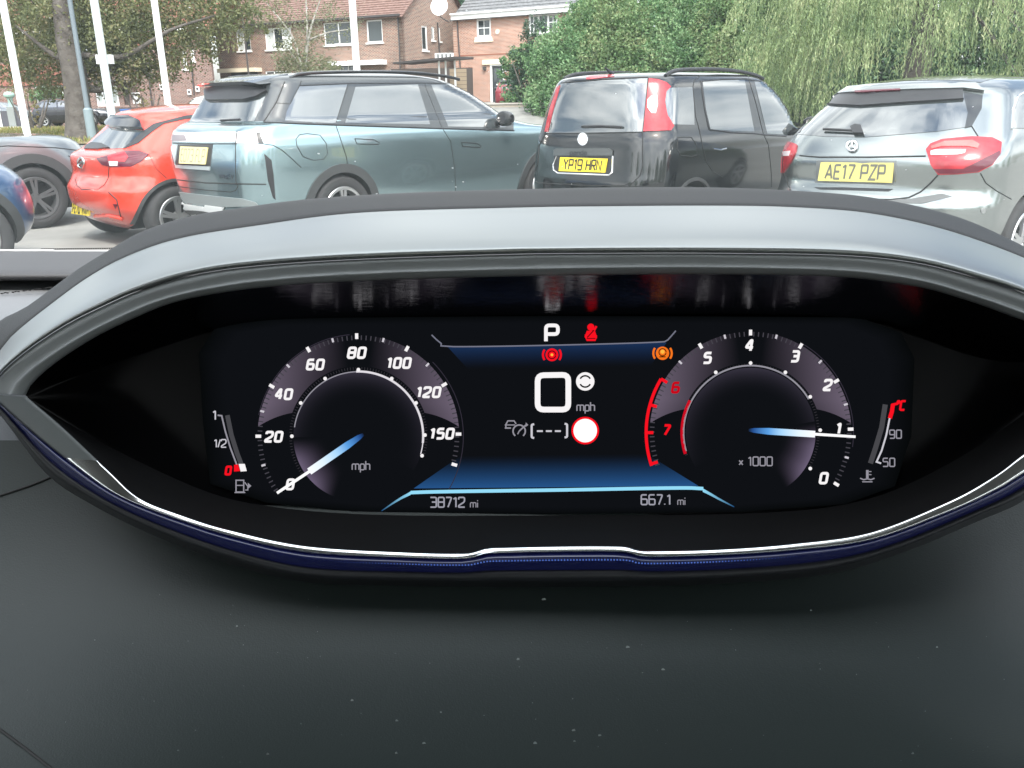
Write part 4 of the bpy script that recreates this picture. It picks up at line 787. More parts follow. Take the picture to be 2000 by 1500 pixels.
Aq.patch('plate_recess', [(1595, 314), (1752, 314), (1749, 350), (1744, 361), (1592, 357)], mat('silver_recess_dark', (.2, .21, .21), .35, .6), .002)
Aq.plate_px([(1603, 317), (1745, 318), (1741, 357), (1597, 353)], 'AE17 PZP', mat('plate_dull_yellow', (.52, .46, .13), .4, coat=.2), mat('plate_lettering_grey', (.10, .10, .08), .4), tilt=.16, margin=.1)  # duller, paler yellow than the other rear plates
Aq.patch('lower_trim', [(1590, 366), (1650, 366), (1745, 369), (1735, 374), (1600, 370)], M_trim, .004, step=4)
Aq.line('badge', [(1665+10*cos(a), 287+9.5*sin(a)) for a in np.linspace(0, 2*pi, 24, endpoint=False)], M_chr, .008, h=.014, closed=True, step=3)
for a in (90, 210, 330): Aq.line('badge_arm', [(1665, 287), (1665+9.5*cos(radians(a)), 287-9.5*sin(radians(a)))], M_chr, .007, h=.014, step=3)
Aq.line('rear_wiper', [(1610, 256), (1635, 257), (1672, 259)], M_trim, .010, h=.02); Aq.patch('wiper_base', [(1662, 252), (1672, 247), (1683, 249), (1688, 264), (1668, 264)], M_trim, .03, .03, step=4)
Aq.patch('side_window', [(1978, 250), (1980, 215), (1990, 190), (2012, 176), (2070, 168), (2140, 170), (2200, 235), (2190, 262)], M_win, .004, mirror=True); Aq.line('window_trim', [(1976, 252), (1978, 215), (1988, 188), (2012, 173), (2070, 165)], M_chr, .008)
Aq.patch('parking_sensor', [(1920+4.5*cos(a), 412+5*sin(a)) for a in np.linspace(0, 2*pi, 12, endpoint=False)], mat('sensor_grey', (.25, .26, .26), .3, .5), .006, step=3)
Aq.patch('lower_trim', [(1690, 388), (1775, 389), (1840, 378), (1860, 384), (1800, 398), (1700, 396)], mat('bumper_dark', (.1, .105, .105), .4), .004)
for x in (.82, 3.52):
    for sd in (-1, 1): Aq.wheel(x, sd, .32, .22, 5, y=.775)

# ------------------------------------------------------------------ red hatchback
K = Car('parked_car', 'bright red hatchback with black spoiler parked left of the teal SUV', (-4.28, 8.84), 44.2,
 [(.17, .25, 3.85, .72), (.24, .12, 3.95, .80), (.34, .04, 4.03, .85), (.42, .0, 4.06, .868), (.55, -.01, 4.06, .876), (.64, .04, 4.05, .88), (.72, .075, 4.0, .884), (.80, .07, 3.95, .882), (.87, .075, 3.85, .872), (.91, .12, 3.5, .855), (.95, .20, 3.3, .835), (1.05, .32, 3.1, .79), (1.15, .43, 2.9, .74), (1.22, .50, 2.75, .69), (1.26, .52, 2.62, .65), (1.30, .58, 2.45, .60), (1.345, .85, 2.2, .48), (1.365, 1.2, 1.9, .25)],
 paint('red_paint', (0.64, 0.046, 0.021), .1, .26), crx=.34, cry=.40, rb=.09, sb=.07, wheels=((.56, -1), (.56, 1), (3.1, -1), (3.1, 1)), wr=.30, arch=.05, z=-.0, k=1.09)
K.patch('rear_window', [(163, 290), (185, 271), (211, 250), (245, 252), (281, 255), (262, 272), (241, 290), (215, 291)], M_win, .003, step=4)
K.patch('spoiler', [(203, 234), (222, 228), (258, 228), (278, 240), (282, 254), (240, 252), (213, 249), (207, 243)], M_gblack, .04, .07, step=4)
K.patch('side_trim', [(283, 254), (300, 242), (362, 226), (400, 222), (400, 229), (362, 233), (320, 242), (298, 257), (270, 280), (241, 291), (262, 272)], M_trim, .005, step=4)
K.patch('wiper_cover', [(170, 284), (180, 279), (200, 281), (215, 289), (190, 292), (165, 291)], M_trim, .014, step=3)
K.patch('tail_lamp', [(189, 310), (211, 304), (247, 295), (272, 295), (291, 302), (277, 315), (257, 325), (215, 326), (200, 322)], M_lampd, .010, step=4); K.patch('lamp_overlay', [(212, 306), (245, 298), (252, 308), (245, 317), (213, 315)], M_lamp, .013, step=4); K.patch('lamp_strip', [(214, 315), (232, 315), (231, 324), (216, 324)], M_lampc, .013, step=3)
K.line('panel_gap', [(211, 304), (213, 326), (212, 347), (204, 361), (193, 369), (160, 370), (150, 362), (147, 350)], r=.004); K.line('panel_gap', [(291, 302), (305, 330), (325, 348)], r=.003)
K.line('badge', [(160+6*cos(a), 318+9.5*sin(a)) for a in np.linspace(0, 2*pi, 20, endpoint=False)], M_chr, .012, h=.01, closed=True, step=3); K.line('badge_mark', [(155, 321), (161, 315), (159, 320), (165, 315)], M_chr, .01, h=.01, step=3)
K.plate_px([(142, 394), (176, 399), (174, 422), (139, 417)], 'FE70 WXM', M_py, M_pt, tilt=.05, st=.24, gap=.28)
K.patch('reflector', [(221, 398), (230, 399), (226, 408)], M_lampd, .006, step=3); K.line('bumper_line', [(186, 422), (215, 421), (240, 427)], K.m, .02, h=.004); K.line('panel_gap', [(212, 375), (228, 390), (236, 424)], r=.006); K.line('panel_gap', [(150, 430), (168, 434), (168, 440)], r=.004)
K.arch_ring(.56, .30, .345, .375, M_clad, h=.004, sides=('R',))
for x in (.56, 3.1):
    for sd in (-1, 1): K.wheel(x, sd, .30, .21, 5, y=.765)
# ================================================================== other cars
def simple_car(name, label, pos, head, L_=4.3, H_=1.46, W_=1.78, m=None, z=0, detail=2, group='cars parked along the houses', roof=None, hood=.98, wheel_r=.32, rear=.3, wheels=True, fo=.85, hl=True, k_=1.0):
    w = W_/2; k = H_/1.46; wx = (.80, L_-fo)
    rows = [(.2, .2, L_-.2, w-.12), (.32, .05, L_-.06, w-.03), (.5, .0, L_, w-.005), (.66, .0, L_-.02, w), (.8, .03, L_-.08, w), (.9*k, .06, L_-.25, w-.005), (.95*k, .09, L_-.6, w-.015), (hood*k, .13, L_-1.15, w-.04), (1.06*k, .2, L_-1.3, w-.07), (1.2*k, rear, L_-1.62, w-.145), (1.32*k, rear+.16, L_-1.95, w-.20), (1.38*k, rear+.26, L_-2.15, w-.25), (1.43*k, rear+.5, L_-2.5, w-.38), (1.46*k, rear+.95, L_-3.0+.4, w-.65)]
    wl = tuple((x, sd) for x in wx for sd in (-1, 1)) if wheels else ()
    c = Car(name, label, pos, head, rows, m, crx=.28, cry=.36, cfx=.55, cfy=.6, rb=.06, sb=.06, sub=3, wheels=wl, wr=wheel_r, arch=.05, group=group, z=z, k=k_)
    zt, zb = 1.31*k, 1.03*k
    for P in ([(rear+.30, zb), (rear+.48, zt-.02), (rear+1.0, zt+.03), (1.55, zt+.02), (1.60, zb)], [(1.68, zb), (1.64, zt+.02), (L_-2.1, zt), (L_-1.62, zb+.04), (L_-1.6, zb)]): c.patch('side_window', P, M_win, .004, mode='R', mirror=True, step=.12)
    c.patch('rear_window', [(-.62, 1.06*k), (.62, 1.06*k), (.52, 1.34*k), (-.52, 1.34*k)], M_win, .004, mode='B', step=.12)
    c.patch('windscreen', [(-.66, 1.03*k), (.66, 1.03*k), (.50, 1.36*k), (-.50, 1.36*k)], M_win, .004, mode='F', step=.12)
    if wheels:
        for x in wx:
            for sd in (-1, 1): c.wheel(x, sd, wheel_r, .2, 5, y=w-.11, double=detail > 1)
    for sd in (1, -1): c.patch('tail_lamp', [(sd*.50, .82*k), (sd*.80, .84*k), (sd*.80, .98*k), (sd*.52, .95*k)], M_lamp, .008, mode='B', step=.08); hl and c.patch('headlight', [(sd*.45, .66*k), (sd*.80, .70*k), (sd*.80, .84*k), (sd*.5, .78*k)], M_headl, .008, mode='F', step=.08)
    c.line('panel_gap', [(1.62, 1.02*k), (1.62, .5), (1.5, .36)], mode='R', mirror=True, r=.005)
    c.mirror_ear((L_-1.72, -w+.06, zb+.05), M_gblack, -1, (.14, .18, .14)); c.mirror_ear((L_-1.72, w-.06, zb+.05), M_gblack, 1, (.14, .18, .14))
    return c
def root_from(pt, head, x, y):
    h = radians(head); return (pt[0]-sin(h)*x+cos(h)*y, pt[1]-cos(h)*x-sin(h)*y)
wp = onz(72, 387, .35); hd = 47
pz = root_from(wp, hd, 3.5, -.90)
Sv = simple_car('parked_car', 'pale silver crossover with black wheel arches nosing in from the left edge', pz, hd, 4.40, 1.6, 1.84, paint('pale_silver_paint', (.19, .215, .23), .6, .3), group='cars parked in the row ahead', wheel_r=.35, hood=.92, fo=.90, hl=False, k_=1.09)
[setattr(o.data, 'name', 'dark_rim') or o.data.materials.__setitem__(0, mat('rim_two_tone', (.16, .165, .17), .35, metal=.7)) for o in COL.objects if o.name.startswith('rim') and o.parent and o.parent.parent == Sv.root]
Sv.arch_ring(3.5, .35, .395, .50, M_clad, a0=-30, a1=210); Sv.patch('sill_cladding', [(1.2, .25), (3.0, .25), (3.05, .40), (1.2, .42)], M_clad, .012, mode='R', step=.1)
Sv.line('panel_gap', [(2.85, .93), (3.3, .945), (3.8, .90), (4.15, .84)], mode='R', r=.006); Sv.line('panel_gap', [(2.62, 1.0), (2.6, .6), (2.75, .3)], mode='R', r=.006)
Sv.patch('front_cladding', [(4.0, .22), (4.33, .26), (4.36, .50), (4.05, .50)], M_clad, .012, mode='R', step=.08); Sv.patch('headlight', [(3.93, .80), (4.25, .74), (4.33, .70), (4.33, .62), (4.1, .70)], M_lampd if 0 else M_gblack, .01, mode='R', step=.06)
wp = onz(-62, 470, .34); hd = 52
Bl = simple_car('parked_car', 'dark blue car with only its rounded front corner at the left edge', root_from(wp, hd, 3.35, -.88), hd, 3.98, 1.5, 1.8, paint('dark_blue_paint', (.03, .085, .19), .5, .3), group='cars parked in the row ahead', wheel_r=.34, hood=.95, fo=.63, hl=False, k_=1.05)
Bl.arch_ring(3.35, .34, .385, .46, M_clad, a0=-20, a1=200)
def at_y(u, v, y):
    q = ray(u, v); return EYE+q*(y/q[1])
p = at_y(74, 246, 51); BC = simple_car('parked_car', 'black saloon side-on behind the big tree trunk', (p[0], 51), 88, 4.25, 1.47, 1.76, paint('far_black_paint', (.012, .013, .02), .2, .2), z=p[2]-.05, detail=1)
p = at_y(994, 213, 48.5); RC = simple_car('parked_car', 'small dark red hatchback on the driveway beside the hedge', (p[0]+.1, 48), 2, 4.0, 1.48, 1.72, paint('dark_red_paint', (.30, .015, .03), .3, .3), z=p[2]-.02, detail=1)
RC.plate((-.015, 0, .52), (.52, .11), 'FH17 OXY'.replace('O', '0'), M_py, M_pt); RC.patch('bumper_dark', [(-.78, .22), (.78, .22), (.78, .44), (-.78, .44)], M_trim, .006, mode='B', step=.12); RC.patch('roof_spoiler', [(-.56, 1.34), (.56, 1.34), (.54, 1.42), (-.54, 1.42)], M_trim, .08, .1, mode='B', step=.12)
p = at(322, 196, 22); WC = simple_car('parked_car', 'white car just showing between the red hatchback roof and the teal SUV', (p[0]+.2, p[1]), 75, 4.3, 1.56, 1.8, paint('white_paint', (.75, .76, .76), .0, .3), detail=1)
p = at_y(-60, 244, 50); GC = simple_car('parked_car', 'grey car behind the slatted panel fence at the left edge', (p[0]-1.6, 53.5), 90, 4.4, 1.55, 1.8, paint('mid_grey_paint', (.16, .18, .19), .5, .3), z=.02, detail=1)

# ================================================================== ground
def sst(t): t = np.clip(t, 0, 1); return t*t*(3-2*t)
def hgt(x, y): return 1.05*sst((y-36)/11)*sst((x+21)/7)-.125*sst(-(x+1.6)/2.4)*sst((27-y)/8)*sst((y-3)/4)
def sheet(name, xs, ys, zf, m, kind='structure'):
    V = [(x, y, zf(x, y)) for y in ys for x in xs]; n = len(xs)
    Fc = [[j*n+i, j*n+i+1, (j+1)*n+i+1, (j+1)*n+i] for j in range(len(ys)-1) for i in range(n-1)]
    o = add(name, V, Fc, m); o['kind'] = kind; return o
def asphalt(name, c1, c2, sc_):
    m = mat(name, c1, .85, noise=(sc_, 1, c2), bump=(90, .5, .01)); return m
M_as = asphalt('worn_asphalt', (.165, .165, .155), (.23, .23, .215), 1.3)
xs = np.unique(np.r_[np.linspace(-900, -70, 8), np.linspace(-70, 60, 131), np.linspace(60, 900, 8)]); ys = np.unique(np.r_[np.linspace(-700, -20, 6), np.linspace(-20, 90, 89), np.linspace(90, 1500, 8)])
sheet('ground', xs, ys, lambda x, y: hgt(x, y) if y < 400 else 1.05*float(sst((x+21)/7)), M_as)
M_soil = mat('verge_soil', (.13, .14, .045), .95, noise=(.7, 1, (.20, .15, .085)))
sheet('grass_verge', np.linspace(-48, -7, 42), np.linspace(31, 51.5, 22), lambda x, y: .05+hgt(x, y)+.03*sin(x*1.3)*sin(y), M_soil)
def quadcloud(name, P, Nn, T, ln, wd, m, parent=None, kind=None, fold=0.0):
    """leaf-sized quads: centres P, normals Nn, long directions T"""
    n = len(P); Nn = Nn/np.linalg.norm(Nn, axis=1)[:, None]; T = T-Nn*(T*Nn).sum(1)[:, None]; T /= np.linalg.norm(T, axis=1)[:, None]+1e-9; B = np.cross(Nn, T)
    ln = np.broadcast_to(np.asarray(ln), (n,))[:, None]; wd = np.broadcast_to(np.asarray(wd), (n,))[:, None]
    V = np.empty((n, 4, 3)); V[:, 0] = P-T*ln/2; V[:, 1] = P+B*wd/2-Nn*fold*wd; V[:, 2] = P+T*ln/2; V[:, 3] = P-B*wd/2-Nn*fold*wd
    if parent is not None:
        Mi = np.array(rootm(parent).inverted()); V = V@Mi[:3, :3].T+Mi[:3, 3]
    me = bpy.data.meshes.new(name); me.vertices.add(n*4); me.vertices.foreach_set('co', V.astype(np.float32).ravel()); me.loops.add(n*4); me.loops.foreach_set('vertex_index', np.arange(n*4, dtype=np.int32))
    me.polygons.add(n); me.polygons.foreach_set('loop_start', np.arange(0, n*4, 4, dtype=np.int32)); me.polygons.foreach_set('loop_total', np.full(n, 4, np.int32)); me.update(calc_edges=True); me.validate()
    o = bpy.data.objects.new(name, me); COL.objects.link(o); me.materials.append(m)
    if parent is not None: o.parent = parent
    if kind: o['kind'] = kind
    return o
def rvec(n): v = RNG.normal(size=(n, 3)); return v/np.linalg.norm(v, axis=1)[:, None]
M_gr = mat('grass_blades', (.2, .2, .05), .8, isl=[(.10, .15, .03), (.20, .22, .06), (.30, .27, .10), (.24, .17, .07)], trans=.3)
n = 26000; gx = RNG.uniform(-46, -8, n); gy = RNG.uniform(31.5, 51, n); P = np.stack([gx, gy, np.array([.05+float(hgt(a, b)) for a, b in zip(gx, gy)])+.08], 1)
T = rvec(n)*.45+np.array([0, 0, 1]); Nn = rvec(n)*np.array([1, 1, .2]); quadcloud('grass', P, Nn, T, RNG.uniform(.12, .3, n), .05, M_gr, kind='stuff')

# ================================================================== trees and shrubs
def leaf_mat(name, cols, tr=.35, sc_=1.1):
    m = mat(name, cols[0], .5, isl=cols, trans=tr, spec=.35); t = m.node_tree; r = next(n for n in t.nodes if n.type == 'VALTORGB'); g = next(n for n in t.nodes if n.type == 'NEW_GEOMETRY')
    n = t.nodes.new('ShaderNodeTexNoise'); n.inputs['Scale'].default_value = sc_; n.inputs['Detail'].default_value = 3; c = t.nodes.new('ShaderNodeTexCoord'); t.links.new(c.outputs['Object'], n.inputs['Vector'])
    a = t.nodes.new('ShaderNodeMath'); a.operation = 'MULTIPLY_ADD'; a.inputs[1].default_value = 2.2; a.inputs[2].default_value = -.82; t.links.new(n.outputs[0], a.inputs[0])
    b = t.nodes.new('ShaderNodeMath'); b.operation = 'MULTIPLY_ADD'; b.inputs[1].default_value = .55; t.links.new(g.outputs['Random Per Island'], b.inputs[0]); t.links.new(a.outputs[0], b.inputs[2]); t.links.new(b.outputs[0], r.inputs[0]); return m
L_big = leaf_mat('leaf_olive', [(.07, .085, .04), (.11, .13, .055), (.16, .175, .075), (.20, .17, .09)])
L_birch = leaf_mat('leaf_pale', [(.12, .14, .07), (.16, .18, .10), (.19, .19, .12)])
L_hedge = leaf_mat('leaf_laurel', [(.045, .115, .045), (.09, .19, .075), (.17, .29, .13), (.23, .31, .16)])
L_hedge2 = leaf_mat('leaf_laurel_yellow', [(.055, .12, .045), (.105, .19, .07), (.19, .275, .12), (.25, .28, .14)])
L_dark = leaf_mat('leaf_conifer', [(.025, .06, .035), (.04, .085, .05), (.055, .10, .06)], .2)
L_will = leaf_mat('leaf_willow', [(.08, .135, .055), (.165, .235, .10), (.28, .36, .17), (.37, .40, .22)])
M_bark = mat('bark', (.05, .042, .036), .9, noise=(3, 1, (.095, .085, .075)), bump=(12, .8, .05)); M_barkp = mat('birch_bark', (.34, .33, .30), .8, noise=(6, 1, (.2, .19, .17)))
def blob_leaves(blobs, dens_, size, asp=.6, up=.5, hollow=.45, clump=.0):
    Ps = []
    for c, r_ in blobs:
        r_ = np.asarray(r_, float)*np.ones(3); n = int(dens_*(r_[0]*r_[1]*r_[2])**(2/3))
        if clump:     # leaves gather into sprays so that gaps stay open between them
            kc = max(6, n//28); cc = rvec(kc)*(RNG.uniform(hollow**3, 1, kc)**(1/3))[:, None]; idx = RNG.integers(0, kc, n); q = cc[idx]+RNG.normal(size=(n, 3))*clump*RNG.uniform(.5, 1.3, kc)[idx][:, None]
        else: q = rvec(n)*(RNG.uniform(hollow**3, 1, n)**(1/3))[:, None]
        Ps.append(np.asarray(c)+q*r_)
    P = np.vstack(Ps); n = len(P); return P, rvec(n)+np.array([0, 0, up]), rvec(n)-np.array([0, 0, .3]), RNG.uniform(.7, 1.3, n)*size, RNG.uniform(.7, 1.3, n)*size*asp
def pb(u, v, d, r_): return (at(u, v, d), r_)
def trunk(b, P, r0, r1): b.tube(smooth_line(P, 14), np.linspace(r0, r1, 14), 10)
# big tree on the verge
tb = onz(163, 276); TB = thing('broadleaf_tree', tuple(tb), 0, 'big olive-leaved tree with a thick dark trunk on the grass verge', 'tree', 'trees around the car park')
d0 = float(np.dot(tb-EYE, FWD)); b = MB(); b.tube([tb+np.array(q) for q in ((0, 0, -.2), (0, 0, .25), (0, 0, .9), (.05, 0, 1.8), (.1, 0, 2.7), (.0, 0, 3.6), (-.1, .2, 5)) ], [.75, .62, .48, .43, .44, .38, .28], 14); b.build('trunk', M_bark, TB, True)
fork = tb+np.array((.1, 0, 2.1)); limbs = [[fork, at(196, 175, d0), at(218, 140, d0-.3), at(260, 60, d0)], [tb+np.array((0, 0, 3.4)), at(150, 120, d0), at(120, 60, d0+1), at(60, 0, d0)], [tb+np.array((0, .1, 3.9)), at(180, 90, d0), at(215, 20, d0)], [tb+np.array((0, 0, 3.2)), at(110, 110, d0-1), at(30, 50, d0-2)], [fork+np.array((.2, 0, 1)), at(240, 110, d0-1), at(330, 60, d0-1.5), at(420, 30, d0-1)], [tb+np.array((0, .1, 4.4)), at(130, 20, d0), at(90, -80, d0)]]
for i, P in enumerate(limbs): b = MB(); trunk(b, P, .17-.015*i, .03); b.build('limb', M_bark, TB, True)
bl = [pb(*q) for q in ((160, 110, 32.6, .9), (110, 40, 32, 1.3), (60, 60, 32, 1.2), (250, 75, 32, 1.3), (290, 60, 32, 1.1), (165, 140, 32.7, .5), (150, 45, 32.2, 1.2), (170, 85, 32.2, .9), (200, 100, 32.4, .9), (140, 70, 32.4, 1.2), (185, 60, 32.4, 1.3), (165, 20, 32.4, 1.5), (190, 120, 32.6, .8), (20, 40, 34, 2.0), (60, 95, 33, 1.7), (20, 110, 35, 1.5), (110, 60, 34, 2.2), (105, 130, 34, 1.3), (150, 100, 33, 1.6), (175, 40, 34, 2.3), (230, 90, 33, 1.9), (245, 140, 33, .95), (210, 140, 33, 1.0), (270, 40, 33, 2.2), (300, 95, 33, 1.5), (330, 50, 33, 1.9), (360, 92, 32.5, .9), (390, 30, 33, 1.5), (430, 45, 32, 1.3), (470, 30, 32, .9), (508, 48, 32, .5), (100, -20, 34, 2.6), (200, -50, 34, 3), (330, -50, 33, 3), (30, -60, 35, 2.4), (-40, 70, 35, 2.2), (-50, -30, 35, 2.6), (430, -70, 33, 2.4), (40, 150, 34, .7), (290, 140, 33, .6))]
P, Nn, T, ln, wd = blob_leaves(bl, 700, .135, .5, .5, .15, .13); quadcloud('crown', P, Nn, T, ln, wd, L_big, TB)
# birch in front of the brick semis
bp = onz(598, 168); bp = at(597, 165, 42); bp[2] = float(hgt(bp[0], bp[1])); BT = thing('birch_tree', tuple(bp), 0, 'thin wispy birch tree in front of the brick semi-detached house', 'tree', 'trees around the car park')
for i, P in enumerate(([bp, at(597, 130, 42), at(600, 60, 42), at(596, -30, 42)], [bp, at(590, 135, 42), at(570, 70, 42), at(520, 5, 42)], [at(598, 110, 42), at(606, 60, 42), at(625, 0, 42)], [bp, at(585, 130, 42), at(566, 100, 42)], [at(600, 80, 42), at(640, 64, 42), at(680, 58, 42)])):
    b = MB(); trunk(b, P, .10-.012*i, .02); b.build('trunk' if i == 0 else 'limb', M_barkp, BT, True)
bl = [pb(*q) for q in ((600, 130, 42, (1.6, 1.2, .7)), (570, 118, 42, 1.0), (630, 135, 42, (1.0, 1, .5)), (600, 70, 42, 1.4), (560, 60, 42, 1.2), (640, 70, 42, 1.2), (600, 10, 42, 1.8), (540, 20, 42, 1.4), (660, 25, 42, 1.3), (510, 0, 42, 1.2), (680, 45, 42, .7))]
P, Nn, T, ln, wd = blob_leaves(bl[:3], 900, .13, .6, .3, .1); P2, N2, T2, l2, w2 = blob_leaves(bl[3:], 260, .10, .6, .3, .1, .2)
quadcloud('crown', np.vstack([P, P2]), np.vstack([Nn, N2]), np.vstack([T, T2]), np.r_[ln, l2], np.r_[wd, w2], L_birch, BT)
# laurel trees along the road
def shrub(name, label, blobs, lm, dens_, size, base_px, d, clump=.12, group='tall laurels along the road', cat='shrub', asp=.5, hollow=.5):
    bs = at(*base_px, d); bs[2] = float(hgt(bs[0], bs[1])); t = thing(name, tuple(bs), 0, label, cat, group)
    b = MB(); c = np.mean([q[0] for q in blobs], axis=0)
    for k in range(5): a = k*1.26; trunk(b, [bs+np.array([.15*cos(a), .15*sin(a), -.1]), bs*.6+c*.4+np.array([.5*cos(a), .5*sin(a), 0]), c+np.array([cos(a), sin(a), .4])], .09, .02)
    b.build('stem', M_bark, t, True)
    P, Nn, T, ln, wd = blob_leaves(blobs, dens_, size, asp, .6, hollow, clump); quadcloud('crown', P, Nn, T, ln, wd, lm, t); return t
shrub('conifer_shrub', 'dark blue-green upright bush at the left end of the laurels beside the house door', [pb(*q) for q in ((1045, 70, 43, (.7, .7, 1.0)), (1046, 105, 43, (.75, .7, 1.2)), (1044, 150, 43, (.9, .8, 1.3)), (1040, 195, 43, (1.1, .9, 1.1)), (1010, 190, 43.5, (.7, .7, .9)), (1012, 130, 43.5, (.6, .6, .9)))], L_dark, 2300, .12, (1040, 230), 43)
shrub('laurel_shrub', 'light green rounded laurel in front of the new brick house', [pb(*q) for q in ((1000, 120, 44, (.6, .7, .6)), (1000, 150, 44, .7), (1020, 105, 44.5, .6), (1032, 108, 42.5, .5), (1005, 200, 43, .8), (1078, 118, 41, 1.2), (1118, 80, 41, 1.15), (1152, 40, 41, 1.1), (1085, 150, 40.5, 1.4), (1120, 110, 40, 1.7), (1160, 75, 40.5, 1.3), (1080, 200, 40, 1.3), (1130, 170, 39.5, 1.6), (1110, 215, 39, 1.2))], L_hedge, 2300, .15, (1085, 232), 41)
shrub('laurel_shrub', 'bushy yellow-green laurel behind the black car rear window', [pb(*q) for q in ((1172, 28, 41, 1.0), (1195, 22, 41, 1.3), (1185, 60, 40, 1.6), (1225, 45, 40.5, 1.3), (1200, 100, 39.5, 1.8), (1245, 75, 40, 1.5), (1255, 110, 39.5, 1.6), (1180, 150, 39, 1.6), (1240, 150, 39, 1.6), (1215, 190, 39, 1.5))], L_hedge2, 2300, .15, (1210, 232), 40)
shrub('laurel_shrub', 'tall laurel around the wooden pole above the black car roof', [pb(*q) for q in ((1290, 60, 40, 1.4), (1330, 20, 40.5, 1.6), (1310, 100, 39, 1.6), (1355, 60, 39.5, 1.5), (1370, 105, 39, 1.6), (1340, 140, 38.5, 1.5), (1390, 25, 40, 1.5), (1340, -30, 41, 1.8), (1400, -30, 41, 1.9), (1290, 140, 38.5, 1.4))], L_hedge, 2300, .15, (1340, 230), 39.5)
shrub('laurel_shrub', 'dense laurel merging into the left side of the willow', [pb(*q) for q in ((1420, 60, 38, 1.7), (1460, 20, 38, 1.7), (1440, 110, 37, 1.7), (1490, 70, 37, 1.6), (1490, 130, 36, 1.6), (1420, 150, 37, 1.5), (1480, 180, 35, 1.4), (1470, -40, 39, 2), (1520, 20, 38, 1.7))], L_hedge2, 2300, .15, (1460, 225), 37.5)
shrub('evergreen_tree', 'dark evergreen tree rising behind the laurels', [pb(*q) for q in ((1285, 5, 58, 2.4), (1260, 25, 58, 1.5), (1310, 20, 58, 1.6), (1285, -40, 58, 2.6))], L_dark, 700, .22, (1285, 190), 58, group='trees around the car park', cat='tree')
shrub('conifer_tree', 'dark conifer showing in the gap between the two brick houses', [pb(*q) for q in ((884, 10, 75, (1.1, 1.2, 2.2)), (882, 45, 75, (1.2, 1.2, 2.0)), (884, 80, 75, (1.4, 1.3, 2)), (884, 110, 75, (1.5, 1.4, 1.6)), (886, -30, 75, (.9, .9, 2)))], L_dark, 900, .25, (884, 170), 75, group='trees around the car park', cat='tree')
shrub('rhododendron_bush', 'rounded glossy green bush behind the black saloon', [pb(*q) for q in ((95, 184, 55, (1.3, .8, .6)), (80, 190, 55, .6), (112, 188, 55, .6))], L_hedge, 1500, .14, (95, 205), 55, group=None, cat='shrub')
shrub('sapling', 'thin yellowing sapling beside the leftmost white pole', [pb(*q) for q in ((60, 195, 45, (.45, .4, .5)), (68, 215, 45, (.4, .4, .4)), (55, 180, 45, .3), (66, 238, 45, .3))], leaf_mat('leaf_yellow', [(.16, .15, .05), (.22, .2, .08), (.25, .18, .09)]), 700, .11, (64, 247), 45, group=None, cat='sapling', hollow=.1)
shrub('sapling', 'small yellow-leaved sapling beside the blue wheelie bins', [pb(*q) for q in ((285, 196, 48, (.6, .4, .35)), (275, 200, 48, .35))], MATS['leaf_yellow'], 500, .11, (285, 222), 48, group=None, cat='sapling', hollow=.1)
# weeping willow on the right
wb = at(1850, 300, 26); wb[2] = 0; WL = thing('weeping_willow', tuple(wb+np.array((0, 3, 0))), 0, 'large weeping willow with hanging yellow-green strands behind the silver hatchback', 'tree', 'trees around the car park')
wc = wb+np.array((0, 3, 0)); b = MB(); b.tube([wc+np.array(q) for q in ((0, 0, -.1), (0, 0, 1), (.2, 0, 3), (0, .2, 6))], [.6, .45, .4, .3], 12); b.build('trunk', M_bark, WL, True)
Pl, Tl, lnl, wdl = [], [], [], []
bm_ = MB()
for k in range(150):      # boughs arch outwards; each carries a curtain of hanging strands along its crest
    a = RNG.uniform(pi*.86, pi*2.14); r_ = RNG.uniform(3.6, 6.8) if k % 4 else RNG.uniform(1, 4); zt = RNG.uniform(1.5, 4.9) if k % 4 else RNG.uniform(4.5, 7)
    c_ = np.array((wc[0]+r_*1.15*cos(a), wc[1]+r_*.8*sin(a), zt)); c_[0] = max(c_[0], wc[0]-4.3+RNG.uniform(-.4, 1.2)); hw = RNG.uniform(.55, 1.25); yaw = RNG.normal(0, .5); cr = np.array((cos(yaw), sin(yaw), 0)); L0 = RNG.uniform(.9, 2.1)*(1.35 if zt > 3.6 else 1)
    if k < 40: bm_.tube(smooth_line([(wc[0], wc[1], 4.5), (wc[0]*.5+c_[0]*.5, wc[1]*.5+c_[1]*.5, zt*.6+2.6), c_], 8), np.linspace(.08, .012, 8), 5)
    for s_ in range(int(hw*46)):
        e = RNG.uniform(-1, 1); top = c_+cr*e*hw+np.array((RNG.normal(0, .05), RNG.normal(0, .16), .34*hw*(1-e*e)-.12*hw+RNG.normal(0, .04)))
        Ls = min(L0*RNG.uniform(.45, 1.1)*(1-.25*e*e), top[2]-.45)
        if Ls < .3: continue
        m_ = int(Ls/.062)+2; t = np.linspace(0, 1, m_); o_ = np.array((cos(a), sin(a)*.7))*.28+cr[:2]*e*.22
        q = np.stack([top[0]+o_[0]*(1-(1-t)**2)+RNG.normal(0, .05)*t, top[1]+o_[1]*(1-(1-t)**2), top[2]+.10*np.sin(np.minimum(t*5, 1)*pi)-Ls*t], 1)
        q[:, :2] += RNG.normal(0, .016, (m_, 2)); Pl.append(q); Tl.append(np.stack([RNG.normal(0, .28, m_), RNG.normal(0, .28, m_), np.full(m_, -1.0)], 1))
bm_.build('limb', M_bark, WL, True, kind='stuff')
P = np.vstack(Pl); T = np.vstack(Tl); n = len(P); quadcloud('crown', P, rvec(n)*np.array([1, 1, .5])+np.array([0, -.25, .15]), T, RNG.uniform(.09, .16, n), RNG.uniform(.022, .034, n), L_will, WL)
print('willow leaves', n)
